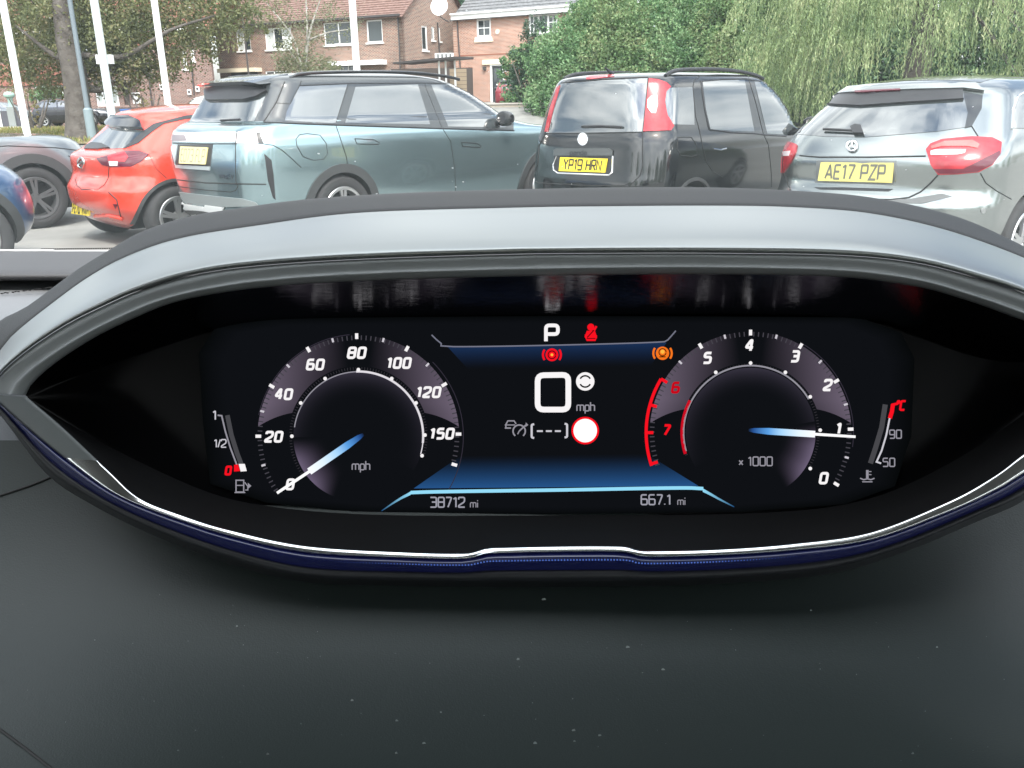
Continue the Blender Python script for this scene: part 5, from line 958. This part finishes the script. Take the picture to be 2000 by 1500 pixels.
shrub('broadleaf_tree', 'shadowy tree standing behind the weeping willow', [pb(*q) for q in ((1560, 60, 36, 2.4), (1640, 20, 37, 3), (1640, 120, 36, 2.4), (1740, 80, 37, 3), (1840, 30, 37, 3), (1860, 130, 36, 2.5), (1950, 80, 37, 3), (2060, 60, 37, 3), (2050, 150, 36, 2.4), (1720, 170, 36, 2), (1560, 160, 36, 1.8), (1960, 180, 36, 2), (1620, 190, 35, 1.6), (1800, 190, 35, 1.6))], leaf_mat('leaf_shadow_green', [(.035, .075, .035), (.06, .12, .055), (.09, .16, .075)], .25), 1000, .2, (1800, 240), 37, group='trees around the car park', cat='tree')

# the wood on the far side of the car park behind the viewer: it shows only as a reflection in the parked cars
P, Nn, T, ln, wd = blob_leaves([((x, y, z), (3.4, 2.4, r_)) for x, y, z, r_ in ((9, -24, 3, 3), (14, -20, 2.4, 2.4), (19, -17, 3.4, 3.4), (25, -11, 3, 3), (30, -3, 3.6, 3.4), (32, 6, 3, 3), (-3, -27, 3.2, 3), (3, -26, 2.4, 2.4), (-12, -25, 3, 3), (-20, -20, 3.6, 3.4), (-28, -13, 3, 3))], 420, .3, .6, .4, .4)
quadcloud('treeline', P, Nn, T, ln, wd, L_hedge, kind='stuff')
# ================================================================== houses
def brick(name, c1, c2, mo):
    m = bpy.data.materials.new(name); m.use_nodes = True; t = m.node_tree; b = t.nodes['Principled BSDF']; b.inputs['Roughness'].default_value = .9
    uv = t.nodes.new('ShaderNodeUVMap'); uv.uv_map = 'wall'; bt = t.nodes.new('ShaderNodeTexBrick'); bt.inputs['Scale'].default_value = 1; bt.inputs['Brick Width'].default_value = .225; bt.inputs['Row Height'].default_value = .075
    bt.inputs['Mortar Size'].default_value = .013; bt.inputs['Color1'].default_value = (*c1, 1); bt.inputs['Color2'].default_value = (*c2, 1); bt.inputs['Mortar'].default_value = (*mo, 1); bt.offset = .5; bt.inputs['Bias'].default_value = -.1
    ns_ = t.nodes.new('ShaderNodeTexNoise'); ns_.inputs['Scale'].default_value = .8; ns_.inputs['Detail'].default_value = 5; mxx = t.nodes.new('ShaderNodeMix'); mxx.data_type = 'RGBA'; mxx.blend_type = 'MULTIPLY'; mxx.inputs[0].default_value = .5
    bp = t.nodes.new('ShaderNodeBump'); bp.inputs['Strength'].default_value = .6; bp.inputs['Distance'].default_value = .01
    t.links.new(uv.outputs[0], bt.inputs['Vector']); t.links.new(uv.outputs[0], ns_.inputs['Vector']); t.links.new(bt.outputs['Color'], mxx.inputs[6]); t.links.new(ns_.outputs[0], mxx.inputs[7]); mxx.clamp_result = False
    gm = t.nodes.new('ShaderNodeMath'); gm.operation = 'ADD'; gm.inputs[1].default_value = .5; t.links.new(ns_.outputs[0], gm.inputs[0]); t.links.new(gm.outputs[0], mxx.inputs[7])
    t.links.new(mxx.outputs[2], b.inputs['Base Color']); t.links.new(bt.outputs['Fac'], bp.inputs['Height']); bp.invert = True; t.links.new(bp.outputs[0], b.inputs['Normal']); return m
BR_B = brick('brick_brown', (.085, .033, .022), (.20, .080, .050), (.36, .32, .27)); BR_C = brick('brick_pink', (.23, .09, .058), (.38, .165, .105), (.52, .45, .38)); BR_A = brick('brick_red', (.10, .04, .032), (.19, .078, .058), (.30, .26, .23))
M_wh = mat('white_upvc', (.78, .79, .78), .35); M_pane = mat('house_pane', (.03, .04, .042), .05, spec=.9); M_curt = mat('net_curtain', (.45, .48, .46), .8); M_cream = mat('cream_render', (.66, .60, .46), .8); M_gut = mat('dark_gutter', (.05, .045, .045), .5)
M_tileB = mat('roof_tile_brown', (.125, .07, .056), .85, noise=(5, 1, (.19, .12, .10))); M_tileC = mat('roof_tile_grey', (.10, .103, .108), .75, noise=(6, 1, (.16, .165, .17))); M_tileR = mat('roof_tile_red', (.22, .08, .06), .85, noise=(5, 1, (.28, .12, .09)))
class Wall:
    """vertical wall from ground point A to ground point B, seen with its outside towards the camera"""
    def __init__(s, root, A, B, z0, z1, m, holes=(), name='wall', thick=.28, gable=None):
        s.A = np.array([A[0], A[1], 0.0]); d = np.array([B[0]-A[0], B[1]-A[1], 0.0]); s.len = np.linalg.norm(d); s.d = d/s.len; s.n = np.array([s.d[1], -s.d[0], 0]); s.root = root
        if np.dot(s.n, -s.A) < 0: s.n = -s.n
        s.z0, s.z1 = z0, z1; H = [(max(.01, min(a0, a1)), min(s.len-.01, max(a0, a1)), min(b0, b1), max(b0, b1)) for a0, a1, b0, b1 in holes]; s.h = H
        aa = sorted({0, s.len, *[h[0] for h in H], *[h[1] for h in H]}); zz = sorted({z0, z1, *[h[2] for h in H], *[h[3] for h in H]}); V = []; Fc = []; U = []
        def quad(ps, us): k = len(V); V.extend(ps); U.extend(us); Fc.append([k, k+1, k+2, k+3])
        for i in range(len(aa)-1):
            for j in range(len(zz)-1):
                ca, cz = (aa[i]+aa[i+1])/2, (zz[j]+zz[j+1])/2
                if any(h[0] < ca < h[1] and h[2] < cz < h[3] for h in H): continue
                q = [(aa[i], zz[j]), (aa[i+1], zz[j]), (aa[i+1], zz[j+1]), (aa[i], zz[j+1])]; quad([s.p(a, z) for a, z in q], q)
        for h in H:
            c = [(h[0], h[2]), (h[1], h[2]), (h[1], h[3]), (h[0], h[3])]
            for i in range(4): a, b = c[i], c[(i+1) % 4]; quad([s.p(*a), s.p(*b), s.p(*b, -.2), s.p(*a, -.2)], [a, b, b, a])
        q = [(0, z0), (s.len, z0), (s.len, z1), (0, z1)]; quad([s.p(a, z, -thick) for a, z in q], q)
        for i in range(4): a, b = q[i], q[(i+1) % 4]; quad([s.p(*a), s.p(*b), s.p(*b, -thick), s.p(*a, -thick)], [a, b, b, a])
        if gable:
            k = len(V); g = [(0, z1), (s.len, z1), gable]; V.extend([s.p(a, z) for a, z in g]); U.extend(g); Fc.append([k, k+1, k+2])
        o = add(name, V, Fc, m, root, smooth=False); uv = o.data.uv_layers.new(name='wall'); uv.data.foreach_set('uv', np.array([U[l.vertex_index] for l in o.data.loops], np.float32).ravel()); s.ob = o
    def p(s, a, z, off_=0.0): return s.A+s.d*a+s.n*off_+np.array([0, 0, z])
    def px(s, u, v):
        P = onplane(u, v, s.A, s.n)-s.A; return float(P@s.d), float(P[2])
    def R(s): return np.array([s.d, s.n, [0, 0, 1]]).T
    def box(s, b, a0, a1, z0, z1, o0, o1): b.box(s.p((a0+a1)/2, (z0+z1)/2, (o0+o1)/2), (abs(a1-a0), abs(o1-o0), abs(z1-z0)), s.R()); return b
    def window(s, h, lights=(0, 1), sill=True, tran=None, fr=.07, curtain=False, parent=None, bars=None):
        a0, a1, z0, z1 = h; b = MB()
        s.box(b, a0, a1, z0, z0+fr, -.12, -.04); s.box(b, a0, a1, z1-fr, z1, -.12, -.04)
        for t in lights:
            c = a0+(a1-a0)*t; c = min(max(c, a0+fr/2), a1-fr/2); s.box(b, c-fr/2, c+fr/2, z0+fr, z1-fr, -.12, -.041)
        if tran: s.box(b, a0+fr, a1-fr, z0+(z1-z0)*tran-.03, z0+(z1-z0)*tran+.03, -.115, -.044)
        if bars:
            for t in bars: c = a0+(a1-a0)*t; s.box(b, c-.018, c+.018, z0+fr, z1-fr, -.113, -.046)
        w = b.build('window', M_wh, s.root)
        for i in range(len(lights)-1):
            b = MB(); s.box(b, a0+(a1-a0)*lights[i]+fr*.5, a0+(a1-a0)*lights[i+1]-fr*.5, z0+fr, z1-fr, -.10, -.085); b.build('pane', M_curt if curtain and i % 2 == 0 else M_pane, w)
        if sill: b = MB(); s.box(b, a0-.08, a1+.08, z0-.09, z0-.002, -.05, .08); b.build('sill', M_wh, w)
        return w
    def part(s, name, m, a0, a1, z0, z1, o0=.0, o1=.05, parent=None): b = MB(); s.box(b, a0, a1, z0, z1, o0, o1); return b.build(name, m, parent or s.root)
    def pxbox(s, u0, v0, u1, v1):
        a0, z1 = s.px(u0, v0); a1, z0 = s.px(u1, v1); return (min(a0, a1), max(a0, a1), min(z0, z1), max(z0, z1))
    def pxpart(s, name, m, u0, v0, u1, v1, o0=.003, o1=.05, parent=None): return s.part(name, m, *s.pxbox(u0, v0, u1, v1), o0, o1, parent)
    def pipe(s, name, m, pts, r_=.045, off_=.07): b = MB(); b.tube([s.p(*s.px(*q), off_) for q in pts], r_, 8); return b.build(name, m, s.root, True)
def roof(root, w, z1, depth, pitch, m, n=16, over=.35, name='roof', back=True, th=.045, side=.25):
    """stepped tile courses rising from the eaves of wall w"""
    b = MB(); c, s_ = cos(pitch), sin(pitch); Lr = depth/2/c+over; st = Lr/n
    for i in range(n):
        m0 = -over+st*(i+.5); P = w.p(w.len/2, z1+m0*s_+.05, -m0*c); nrm = w.n*s_+np.array([0, 0, c]); up = -w.n*c+np.array([0, 0, s_]); up2 = up+nrm*.0; tl = .035/st
        up2 = up*1-nrm*tl; up2 /= np.linalg.norm(up2); nn = np.cross(w.d, up2); nn = nn if nn[2] > 0 else -nn
        b.box(P+nn*.02, (w.len+2*side, st*1.06, th), np.array([w.d, up2, nn]).T)
    if back:
        P0 = [w.p(a, z1+depth/2*math.tan(pitch)+.04, -depth/2) for a in (-side, w.len+side)]; P1 = [w.p(a, z1+.04, -depth) for a in (-side, w.len+side)]; b.quads([P0[0], P0[1], P1[1], P1[0]], [(0, 1, 2, 3)])
    return b.build(name, m, root)
def hole(w, u0, v0, u1, v1): return w.pxbox(u0, v0, u1, v1)
class _Probe(Wall):
    def __init__(s, A, B): s.A = np.array([A[0], A[1], 0.0]); d = np.array([B[0]-A[0], B[1]-A[1], 0.0]); s.len = np.linalg.norm(d); s.d = d/s.len; s.n = np.array([s.d[1], -s.d[0], 0]); s.n = s.n if np.dot(s.n, -s.A) >= 0 else -s.n
# ---- brick semi-detached pair in the middle
A, B = onz(425, 53, 6.15), onz(783, 29, 6.15); pr = _Probe(A, B)
HB = thing('brick_house', (float((A[0]+B[0])/2), float((A[1]+B[1])/2), 1.0), 0, 'brown brick semi-detached house with white windows and a brown tiled roof behind the SUV', 'house', 'brick houses behind the car park')
hs = [hole(pr, 460, 58, 491, 99), hole(pr, 516, 56, 571, 95), hole(pr, 631, 45, 689, 86), hole(pr, 715, 40, 748, 82), hole(pr, 518, 139, 572, 175), hole(pr, 662, 126, 700, 170)]
w = Wall(HB, A, B, .6, 6.15, BR_B, hs)
w.window(w.h[0], (0, .5, 1), curtain=True); w.window(w.h[1], (0, .33, .66, 1), curtain=True); w.window(w.h[2], (0, .52, 1)); w.window(w.h[3], (0, 1)); w.window(w.h[4], (0, .33, 1)); w.window(w.h[5], (0, .5, 1), tran=.7)
w.pxpart('door_canopy', M_cream, 438, 135, 512, 140, .003, .7); w.pxpart('porch_dark', M_gut, 452, 141, 506, 170, .003, .04); w.pxpart('white_canopy', M_wh, 655, 121, 756, 126, .003, .8); w.pxpart('porch_post', M_wh, 707, 126, 711, 168, .6, .68)
w.part('gutter', M_gut, -.1, w.len+.1, 6.08, 6.2, .25, .37); w.part('soffit', M_gut, 0, w.len, 6.02, 6.10, .003, .26); w.pipe('drain_pipe', M_gut, [(778, 34), (781, 90), (783, 140)]); w.pipe('drain_pipe', M_gut, [(481, 60), (483, 100), (486, 140)], .03)
roof(HB, w, 6.15, 8.0, radians(38), M_tileB, 22)
dS = -w.n; B2 = (B[0]+dS[0]*8.0, B[1]+dS[1]*8.0); prs = _Probe(B, B2); hs = [hole(prs, 823, 50, 836, 99), hole(prs, 842, 52, 849, 79), hole(prs, 856, 54, 861, 81)]
ws_ = Wall(HB, B, B2, .6, 6.15, BR_B, hs, 'side_wall', gable=(4.0, 6.15+4*math.tan(radians(38))))
for h in ws_.h: ws_.window(h, (0, 1), fr=.09)
ws_.pipe('drain_pipe', M_gut, [(853, 44), (855, 75), (857, 106)])
A0 = (A[0]+dS[0]*8.0, A[1]+dS[1]*8.0); Wall(HB, A0, A, .6, 6.15, BR_B, (), 'side_wall', gable=(4.0, 6.15+4*math.tan(radians(38))))
# dish on the side wall
dp = at(858, 12, 46); DI = thing('satellite_dish', tuple(dp), 0, 'large white satellite dish beside the brick house roof', 'satellite dish')
b = MB(); fwd_ = np.array([-.25, -.93, .22]); Md = Matrix.Translation(Vector(dp)) @ Vector(fwd_).to_track_quat('Y', 'Z').to_matrix().to_4x4(); b.lathe([(-.12, .01), (-.08, .25), (.0, .47), (.02, .48), (.015, .46), (-.06, .25), (-.10, .01)], 28, Md); b.build('dish', M_wh, DI, True)
b = MB(); b.tube([dp-fwd_*.1, dp-fwd_*.1+np.array((0, 0, -.5)), dp+np.array((.4, 1.2, -.7))], .03, 8); b.tube([dp+np.array((0, 0, -.45)), dp+fwd_*.5], .015, 6); b.build('arm', M_gut, DI, True)
# lean-to roof and the white units between the houses
lp = at(800, 122, 46); CP = thing('carport', (float(lp[0]), float(lp[1]), 1.0), 0, 'dark flat-roofed lean-to on white posts beside the brick house', 'carport')
b = MB(); q0, q1 = at(788, 124, 46), at(905, 113, 43.5); b.bar(q0, q1, 1.6, .10); b.build('roof_edge', M_gut, CP)
for u in (857, 870, 888): q = at(u, 118, 44.3); b = MB(); b.box((q[0], q[1], (q[2]+1)/2), (.09, .09, q[2]-1)); b.build('post', M_wh, CP)
q = at(835, 148, 47); b = MB(); b.box((q[0]+.2, q[1]+.6, q[2]-.4), (4.5, .2, 1.6)); b.build('back_panel', mat('dark_boards', (.05, .04, .035), .8), CP)
q = at(884, 150, 46); b = MB()
for k in range(7): b.box((q[0]+.3, q[1], q[2]-.9+k*.2), (.9, .05, .18))
b.build('fence_board', mat('fence_wood', (.24, .19, .13), .8), CP)
q = at(868, 109, 44.5); AC = thing('air_conditioner', tuple(q), 0, 'row of white slatted units on the lean-to roof', 'air conditioner'); b = MB(); b.box(q, (.95, .3, .26)); b.build('casing', M_wh, AC)
for k in range(4): b = MB(); b.box(q+np.array([-.32+k*.21, -.153, .0]), (.10, .012, .18)); b.build('grille', M_pane, AC)
# ---- new pink brick house
A, B = onz(891, 37, 6.1), onz(1110, 21, 6.1); pr = _Probe(A, B)
HC = thing('brick_house', (float((A[0]+B[0])/2), float((A[1]+B[1])/2), 1.0), 0, 'new pink brick house with grey tiled roof, white fascia and dark front door', 'house', 'brick houses behind the car park')
hs = [hole(pr, 930, 37, 959, 72), hole(pr, 1032, 29, 1089, 64), hole(pr, 957, 125, 986, 212)]
w = Wall(HC, A, B, .5, 6.1, BR_C, hs)
w.window(w.h[0], (0, 1), tran=.5, bars=(.5,), fr=.12); w.window(w.h[1], (0, .34, .67, 1), fr=.12, tran=.55, bars=(.17, .83)); a0, a1, z0, z1 = w.h[2]
b = MB(); w.box(b, a0, a0+.12, z0, z1, -.13, .01); w.box(b, a1-.12, a1, z0, z1, -.13, .01); w.box(b, a0+.12, a1-.12, z1-.12, z1, -.13, .009); b.build('door_frame', M_wh, HC)
b = MB(); w.box(b, a0+.12, a1-.12, z0, z1-.12, -.12, -.07); D_ = b.build('door', mat('door_dark', (.02, .025, .03), .35), HC)
b = MB(); w.box(b, a0+.24, a0+.24+(a1-a0-.55)*.5, z1-1.05, z1-.25, -.07, -.06); b.build('glass', M_pane, D_); b = MB(); w.box(b, a1-.31-(a1-a0-.6)*.4, a1-.28, z1-1.05, z1-.25, -.07, -.06); b.build('glass', M_pane, D_); b = MB(); w.box(b, a0+.4, a1-.4, z1-1.27, z1-1.2, -.07, -.055); b.build('letter_box', M_wh, D_)
w.pxpart('lintel', M_cream, 943, 117, 984, 125, .003, .09); w.part('sill_block', M_cream, w.h[0][0]-.15, w.h[0][1]+.15, w.h[0][2]-.28, w.h[0][2]-.10, .003, .07)
w.part('fascia', M_wh, -.2, w.len+.3, 6.02, 6.36, .22, .3); w.part('soffit', M_wh, -.1, w.len+.3, 6.0, 6.03, .003, .22); w.part('gutter', M_wh, -.2, w.len+.3, 6.30, 6.40, .301, .42)
w.pipe('drain_pipe', M_gut, [(894, 42), (898, 100), (902, 160)]); w.part('brick_band', mat('brick_dark_band', (.27, .12, .08), .9), .2, w.len, *sorted((w.px(950, 108)[1], w.px(950, 105)[1])), .003, .02)
c = w.p(*w.px(972, 62), .05); b = MB(); b.lathe([(0, .001), (0, .14), (-.05, .14)], 20, Matrix.Translation(Vector(c)) @ Vector(w.n).to_track_quat('Y', 'Z').to_matrix().to_4x4()); b.build('alarm_box', mat('alarm_cream', (.75, .62, .5), .5), HC, True); w.pxpart('porch_lamp', M_gut, 945, 130, 950, 137, .003, .15)
roof(HC, w, 6.12, 8.0, radians(36), M_tileC, 15, side=.3, th=.06)
dS = -w.n; A2 = (A[0]+dS[0]*8, A[1]+dS[1]*8); Wall(HC, A2, A, .5, 6.1, BR_C, (), 'side_wall', gable=(4.0, 6.1+4*math.tan(radians(36))))
# ---- red brick house on the left behind the big tree
def yz(u, v, y): return at_y(u, v, y)
A, B = yz(-130, 200, 59), yz(421, 200, 57); pr = _Probe(A, B)
HA = thing('brick_house', (float((A[0]+B[0])/2), float(A[1]), 0), 0, 'red brick house half hidden behind the big verge tree', 'house', 'brick houses behind the car park')
hs = [hole(pr, 354, 100, 367, 135), hole(pr, 371, 96, 381, 119), hole(pr, 184, 168, 234, 207), hole(pr, 237, 160, 255, 205), hole(pr, 262, 92, 282, 118), hole(pr, 66, 168, 128, 205), hole(pr, 30, 112, 60, 138)]
w = Wall(HA, A, B, -.2, 5.6, BR_A, hs)
w.window(w.h[0], (0, 1), tran=.6, fr=.1); w.window(w.h[1], (0, 1), tran=.5, fr=.1); w.window(w.h[2], (0, .3, .66, 1), fr=.12, curtain=True, sill=False); w.window(w.h[4], (0, .5, 1)); w.window(w.h[5], (0, 1), fr=.1); w.window(w.h[6], (0, .5, 1))
a0, a1, z0, z1 = w.h[3]; b = MB(); w.box(b, a0, a1, z0, z1, -.12, -.07); b.build('door', mat('door_brown', (.05, .035, .03), .5), HA)
w.pxpart('canopy', M_gut, 188, 157, 268, 160, .003, .9); w.pxpart('tile_course', M_tileR, -100, 128, 128, 166, .003, .10); w.pxpart('tile_course', M_tileR, 270, 92, 345, 60, .003, .06)
w.pxpart('notice_panel', M_wh, 258, 181, 276, 202, .003, .06)
for u, v in ((317, 170), (371, 180), (387, 174)): q = w.pxpart('wall_vent', M_wh, u-4, v-5, u+4, v+5, .003, .12); w.pxpart('vent_grille', M_gut, u-2.5, v-3, u+2.5, v+2, .125, .13, q)
w.pipe('drain_pipe', M_gut, [(289, 122), (293, 160), (298, 207)]); w.pipe('drain_pipe', M_gut, [(374, 120), (377, 150), (380, 185)]); w.part('gutter', M_wh, -.2, w.len+.1, 5.52, 5.66, .2, .32)
roof(HA, w, 5.6, 7, radians(38), M_tileR, 14)
q = w.p(*w.px(267, 190), .10); b = MB(); Mw = Matrix.Translation(Vector(q)) @ Vector(w.n).to_track_quat('Y', 'Z').to_matrix().to_4x4(); WR = thing('wreath', tuple(q), 0, 'dark heart-shaped wreath hanging on the white panel by the house door', 'wreath')
hp = [(.26*16*sin(t)**3/16, 0, .26*(13*cos(t)-5*cos(2*t)-2*cos(3*t)-cos(4*t))/16) for t in np.linspace(0, 2*pi, 40)]; b.tube([np.array(Mw @ Vector(p)) for p in hp], .06, 6); b.build('ring', mat('wreath_dark', (.05, .04, .03), .9), WR, True)
# far brick shed roof and low walls
gw = thing('garden_wall', tuple(onz(1042, 240, .6)), 0, 'low stone garden wall with a flat coping under the laurels', 'wall'); q = at(1040, 238, 42.5); b = MB(); b.box((q[0]+1.2, q[1], .70), (9, .3, .62)); b.build('wall_body', mat('stone_wall', (.24, .21, .17), .9, noise=(4, 1, (.34, .31, .26)), bump=(8, .8, .04)), gw); b = MB(); b.box((q[0]+1.2, q[1], 1.05), (9.1, .4, .07)); b.build('coping', mat('stone_coping', (.34, .32, .29), .8), gw)
dw = thing('garden_wall', tuple(at_y(330, 205, 53)), 0, 'dark low boundary wall in front of the red brick house', 'wall'); b = MB(); a, c = at_y(206, 226, 53), at_y(425, 222, 53); b.box(((a[0]+c[0])/2, 53, .55), (c[0]-a[0], .2, 1.1)); b.build('wall_body', mat('dark_wall', (.06, .05, .05), .9, noise=(3, 1, (.10, .085, .08))), dw)

# ================================================================== street furniture
def pole(label, u, v, d, r0, r1, m, h=9, group='white poles along the car park', name='pole', cat='pole', zb=0):
    p = at(u, v, d); p[2] = zb; t = thing(name, tuple(p), 0, label, cat, group); b = MB(); b.tube([p+np.array((0, 0, k)) for k in (0, .05, h*.5, h)], [r0, r0, (r0+r1)/2, r1], 16); b.build('shaft', m, t, True)
    b = MB(); b.tube([p, p+np.array((0, 0, .04))], r0*2.0, 16); b.build('base_plate', m, t, True); return t, p
M_pole = mat('white_pole_paint', (.72, .74, .73), .4); M_polg = mat('dull_pole_paint', (.48, .53, .52), .45)
pole('bright white pole at the far left edge behind the silver crossover', 55, 272, 16, .066, .055, M_pole)
t2, p2 = pole('dull white pole carrying two small white boxes behind the red hatchback', 218, 222, 14, .066, .055, M_polg)
for sx in (-1, 1):
    b = MB(); q = at(206, 116, 14); b.box(q+np.array((sx*.085, -.02, 0)), (.075, .11, .14)); o = b.build('junction_box', M_pole, t2); b = MB(); b.box(q+np.array((sx*.06, .0, -.03)), (.06, .03, .03)); b.build('bracket', M_gut, o)
pole('white pole rising behind the red hatchback roof next to the SUV spoiler', 329, 208, 16, .062, .052, M_pole)
pole('white pole rising behind the middle of the SUV roof', 697, 137, 15.5, .065, .055, M_pole)
tl, p = pole('dark grey lamp column with a thick base beside the tree trunk', 180, 268, 32, .095, .075, mat('lamp_grey_paint', (.12, .15, .17), .5), 9, group=None, name='lamp_column', cat='lamp post')
b = MB(); b.tube([p, p+np.array((0, 0, 1.15)), p+np.array((0, 0, 1.22))], [.165, .165, .10], 16); b.build('base_compartment', mat('lamp_grey_base', (.17, .22, .24), .5), tl, True); b = MB(); q = at(170, 203, 31.8); b.box(q, (.13, .03, .42)); b.build('sign_plate', M_wh, tl)
pole('thin dark lamp post in front of the brick semi window', 486, 150, 45, .05, .04, M_gut, 5.0, group=None, name='lamp_post', cat='lamp post', zb=.8)
pole('bare wooden utility pole among the laurels', 1347, 46, 41.5, .12, .11, mat('pole_wood', (.26, .24, .21), .85), 10, group=None, name='utility_pole', cat='utility pole')
pole('pale thin pole behind the laurels beside the dark evergreen', 1246, 20, 50, .07, .06, M_pole, 10, group=None, zb=1)
FN = thing('panel_fence', tuple(onz(20, 247, 0)), 0, 'dark panel fence with white posts at the far left across the verge', 'fence'); y = 51.8
for u in (-40, 4, 26, 48): q = at_y(u, 247, y); b = MB(); b.box((q[0], y, .55), (.12, .12, 1.2)); b.build('fence_post', M_wh, FN)
for u0, u1 in ((-38, 2), (6, 24), (28, 46)): a, c = at_y(u0, 247, y), at_y(u1, 247, y); b = MB(); b.box(((a[0]+c[0])/2, y, .55), (c[0]-a[0], .05, .95)); b.build('fence_panel', mat('panel_dark', (.06, .06, .075), .7), FN)
a, c = at_y(-50, 247, y-.3), at_y(70, 247, y-.3); KB = thing('kerb_edging', tuple(a), 0, 'pale kerb stones along the verge under the panel fence', 'kerb'); b = MB(); b.box(((a[0]+c[0])/2, y-.3, .08), (c[0]-a[0], .25, .16)); b.build('kerb_stone', mat('kerb_pale', (.5, .5, .46), .8), KB)
def bin_(u, v, y_, lid, body, label, grp):
    q = at_y(u, v, y_); q[2] = hgt(q[0], q[1]); t = thing('wheelie_bin', tuple(q), 0, label, 'wheelie bin', grp); rows = [[(q[0]+sx*s_, q[1]+sy*s_*1.1, q[2]+z) for sx, sy in ((-1, -1), (1, -1), (1, 1), (-1, 1))] for z, s_ in ((.05, .22), (.5, .26), (.95, .29))]; V, Fc = loft(rows, True); Fc += [[3, 2, 1, 0], [8, 9, 10, 11]]; add('bin_body', V, Fc, body, t, smooth=False)
    b = MB(); b.box((q[0], q[1], q[2]+.99), (.62, .68, .06)); b.build('lid', lid, t); b = MB(); b.tube([(q[0]-.25, q[1]+.30, q[2]+.12), (q[0]+.25, q[1]+.30, q[2]+.12)], .1, 10); b.build('wheel', M_tyre, t)
Bb = mat('bin_blue', (.03, .13, .42), .45)
bin_(250, 220, 51.5, Bb, Bb, 'blue wheelie bin nearer the lamp column', 'wheelie bins at the red brick house'); bin_(268, 220, 51.3, Bb, Bb, 'blue wheelie bin next to the brown-lidded bin', 'wheelie bins at the red brick house'); bin_(290, 219, 51.2, mat('bin_brown', (.3, .25, .17), .6), mat('bin_dark', (.05, .05, .05), .6), 'dark wheelie bin with a brown lid', 'wheelie bins at the red brick house')
q = at_y(20, 198, 51.9); PT = thing('garden_ornament', tuple(q), 0, 'weathered turquoise ornament above the panel fence at the left edge', 'ornament'); b = MB(); b.lathe([(0, .001), (0, .16), (.25, .12), (.4, .14), (.5, .18), (.56, .28), (.66, .30), (.76, .24), (.82, .12), (.83, .001)], 18, Matrix.Translation(Vector((q[0], q[1], q[2]-.3))) @ Matrix.Rotation(pi/2, 4, 'X')); b.build('ornament_body', mat('verdigris', (.25, .38, .34), .7), PT, True)
b = MB(); b.box((q[0], q[1], (q[2]-.3)/2), (.4, .4, q[2]-.3)); b.build('pedestal', mat('pedestal_grey', (.2, .22, .22), .8), PT)
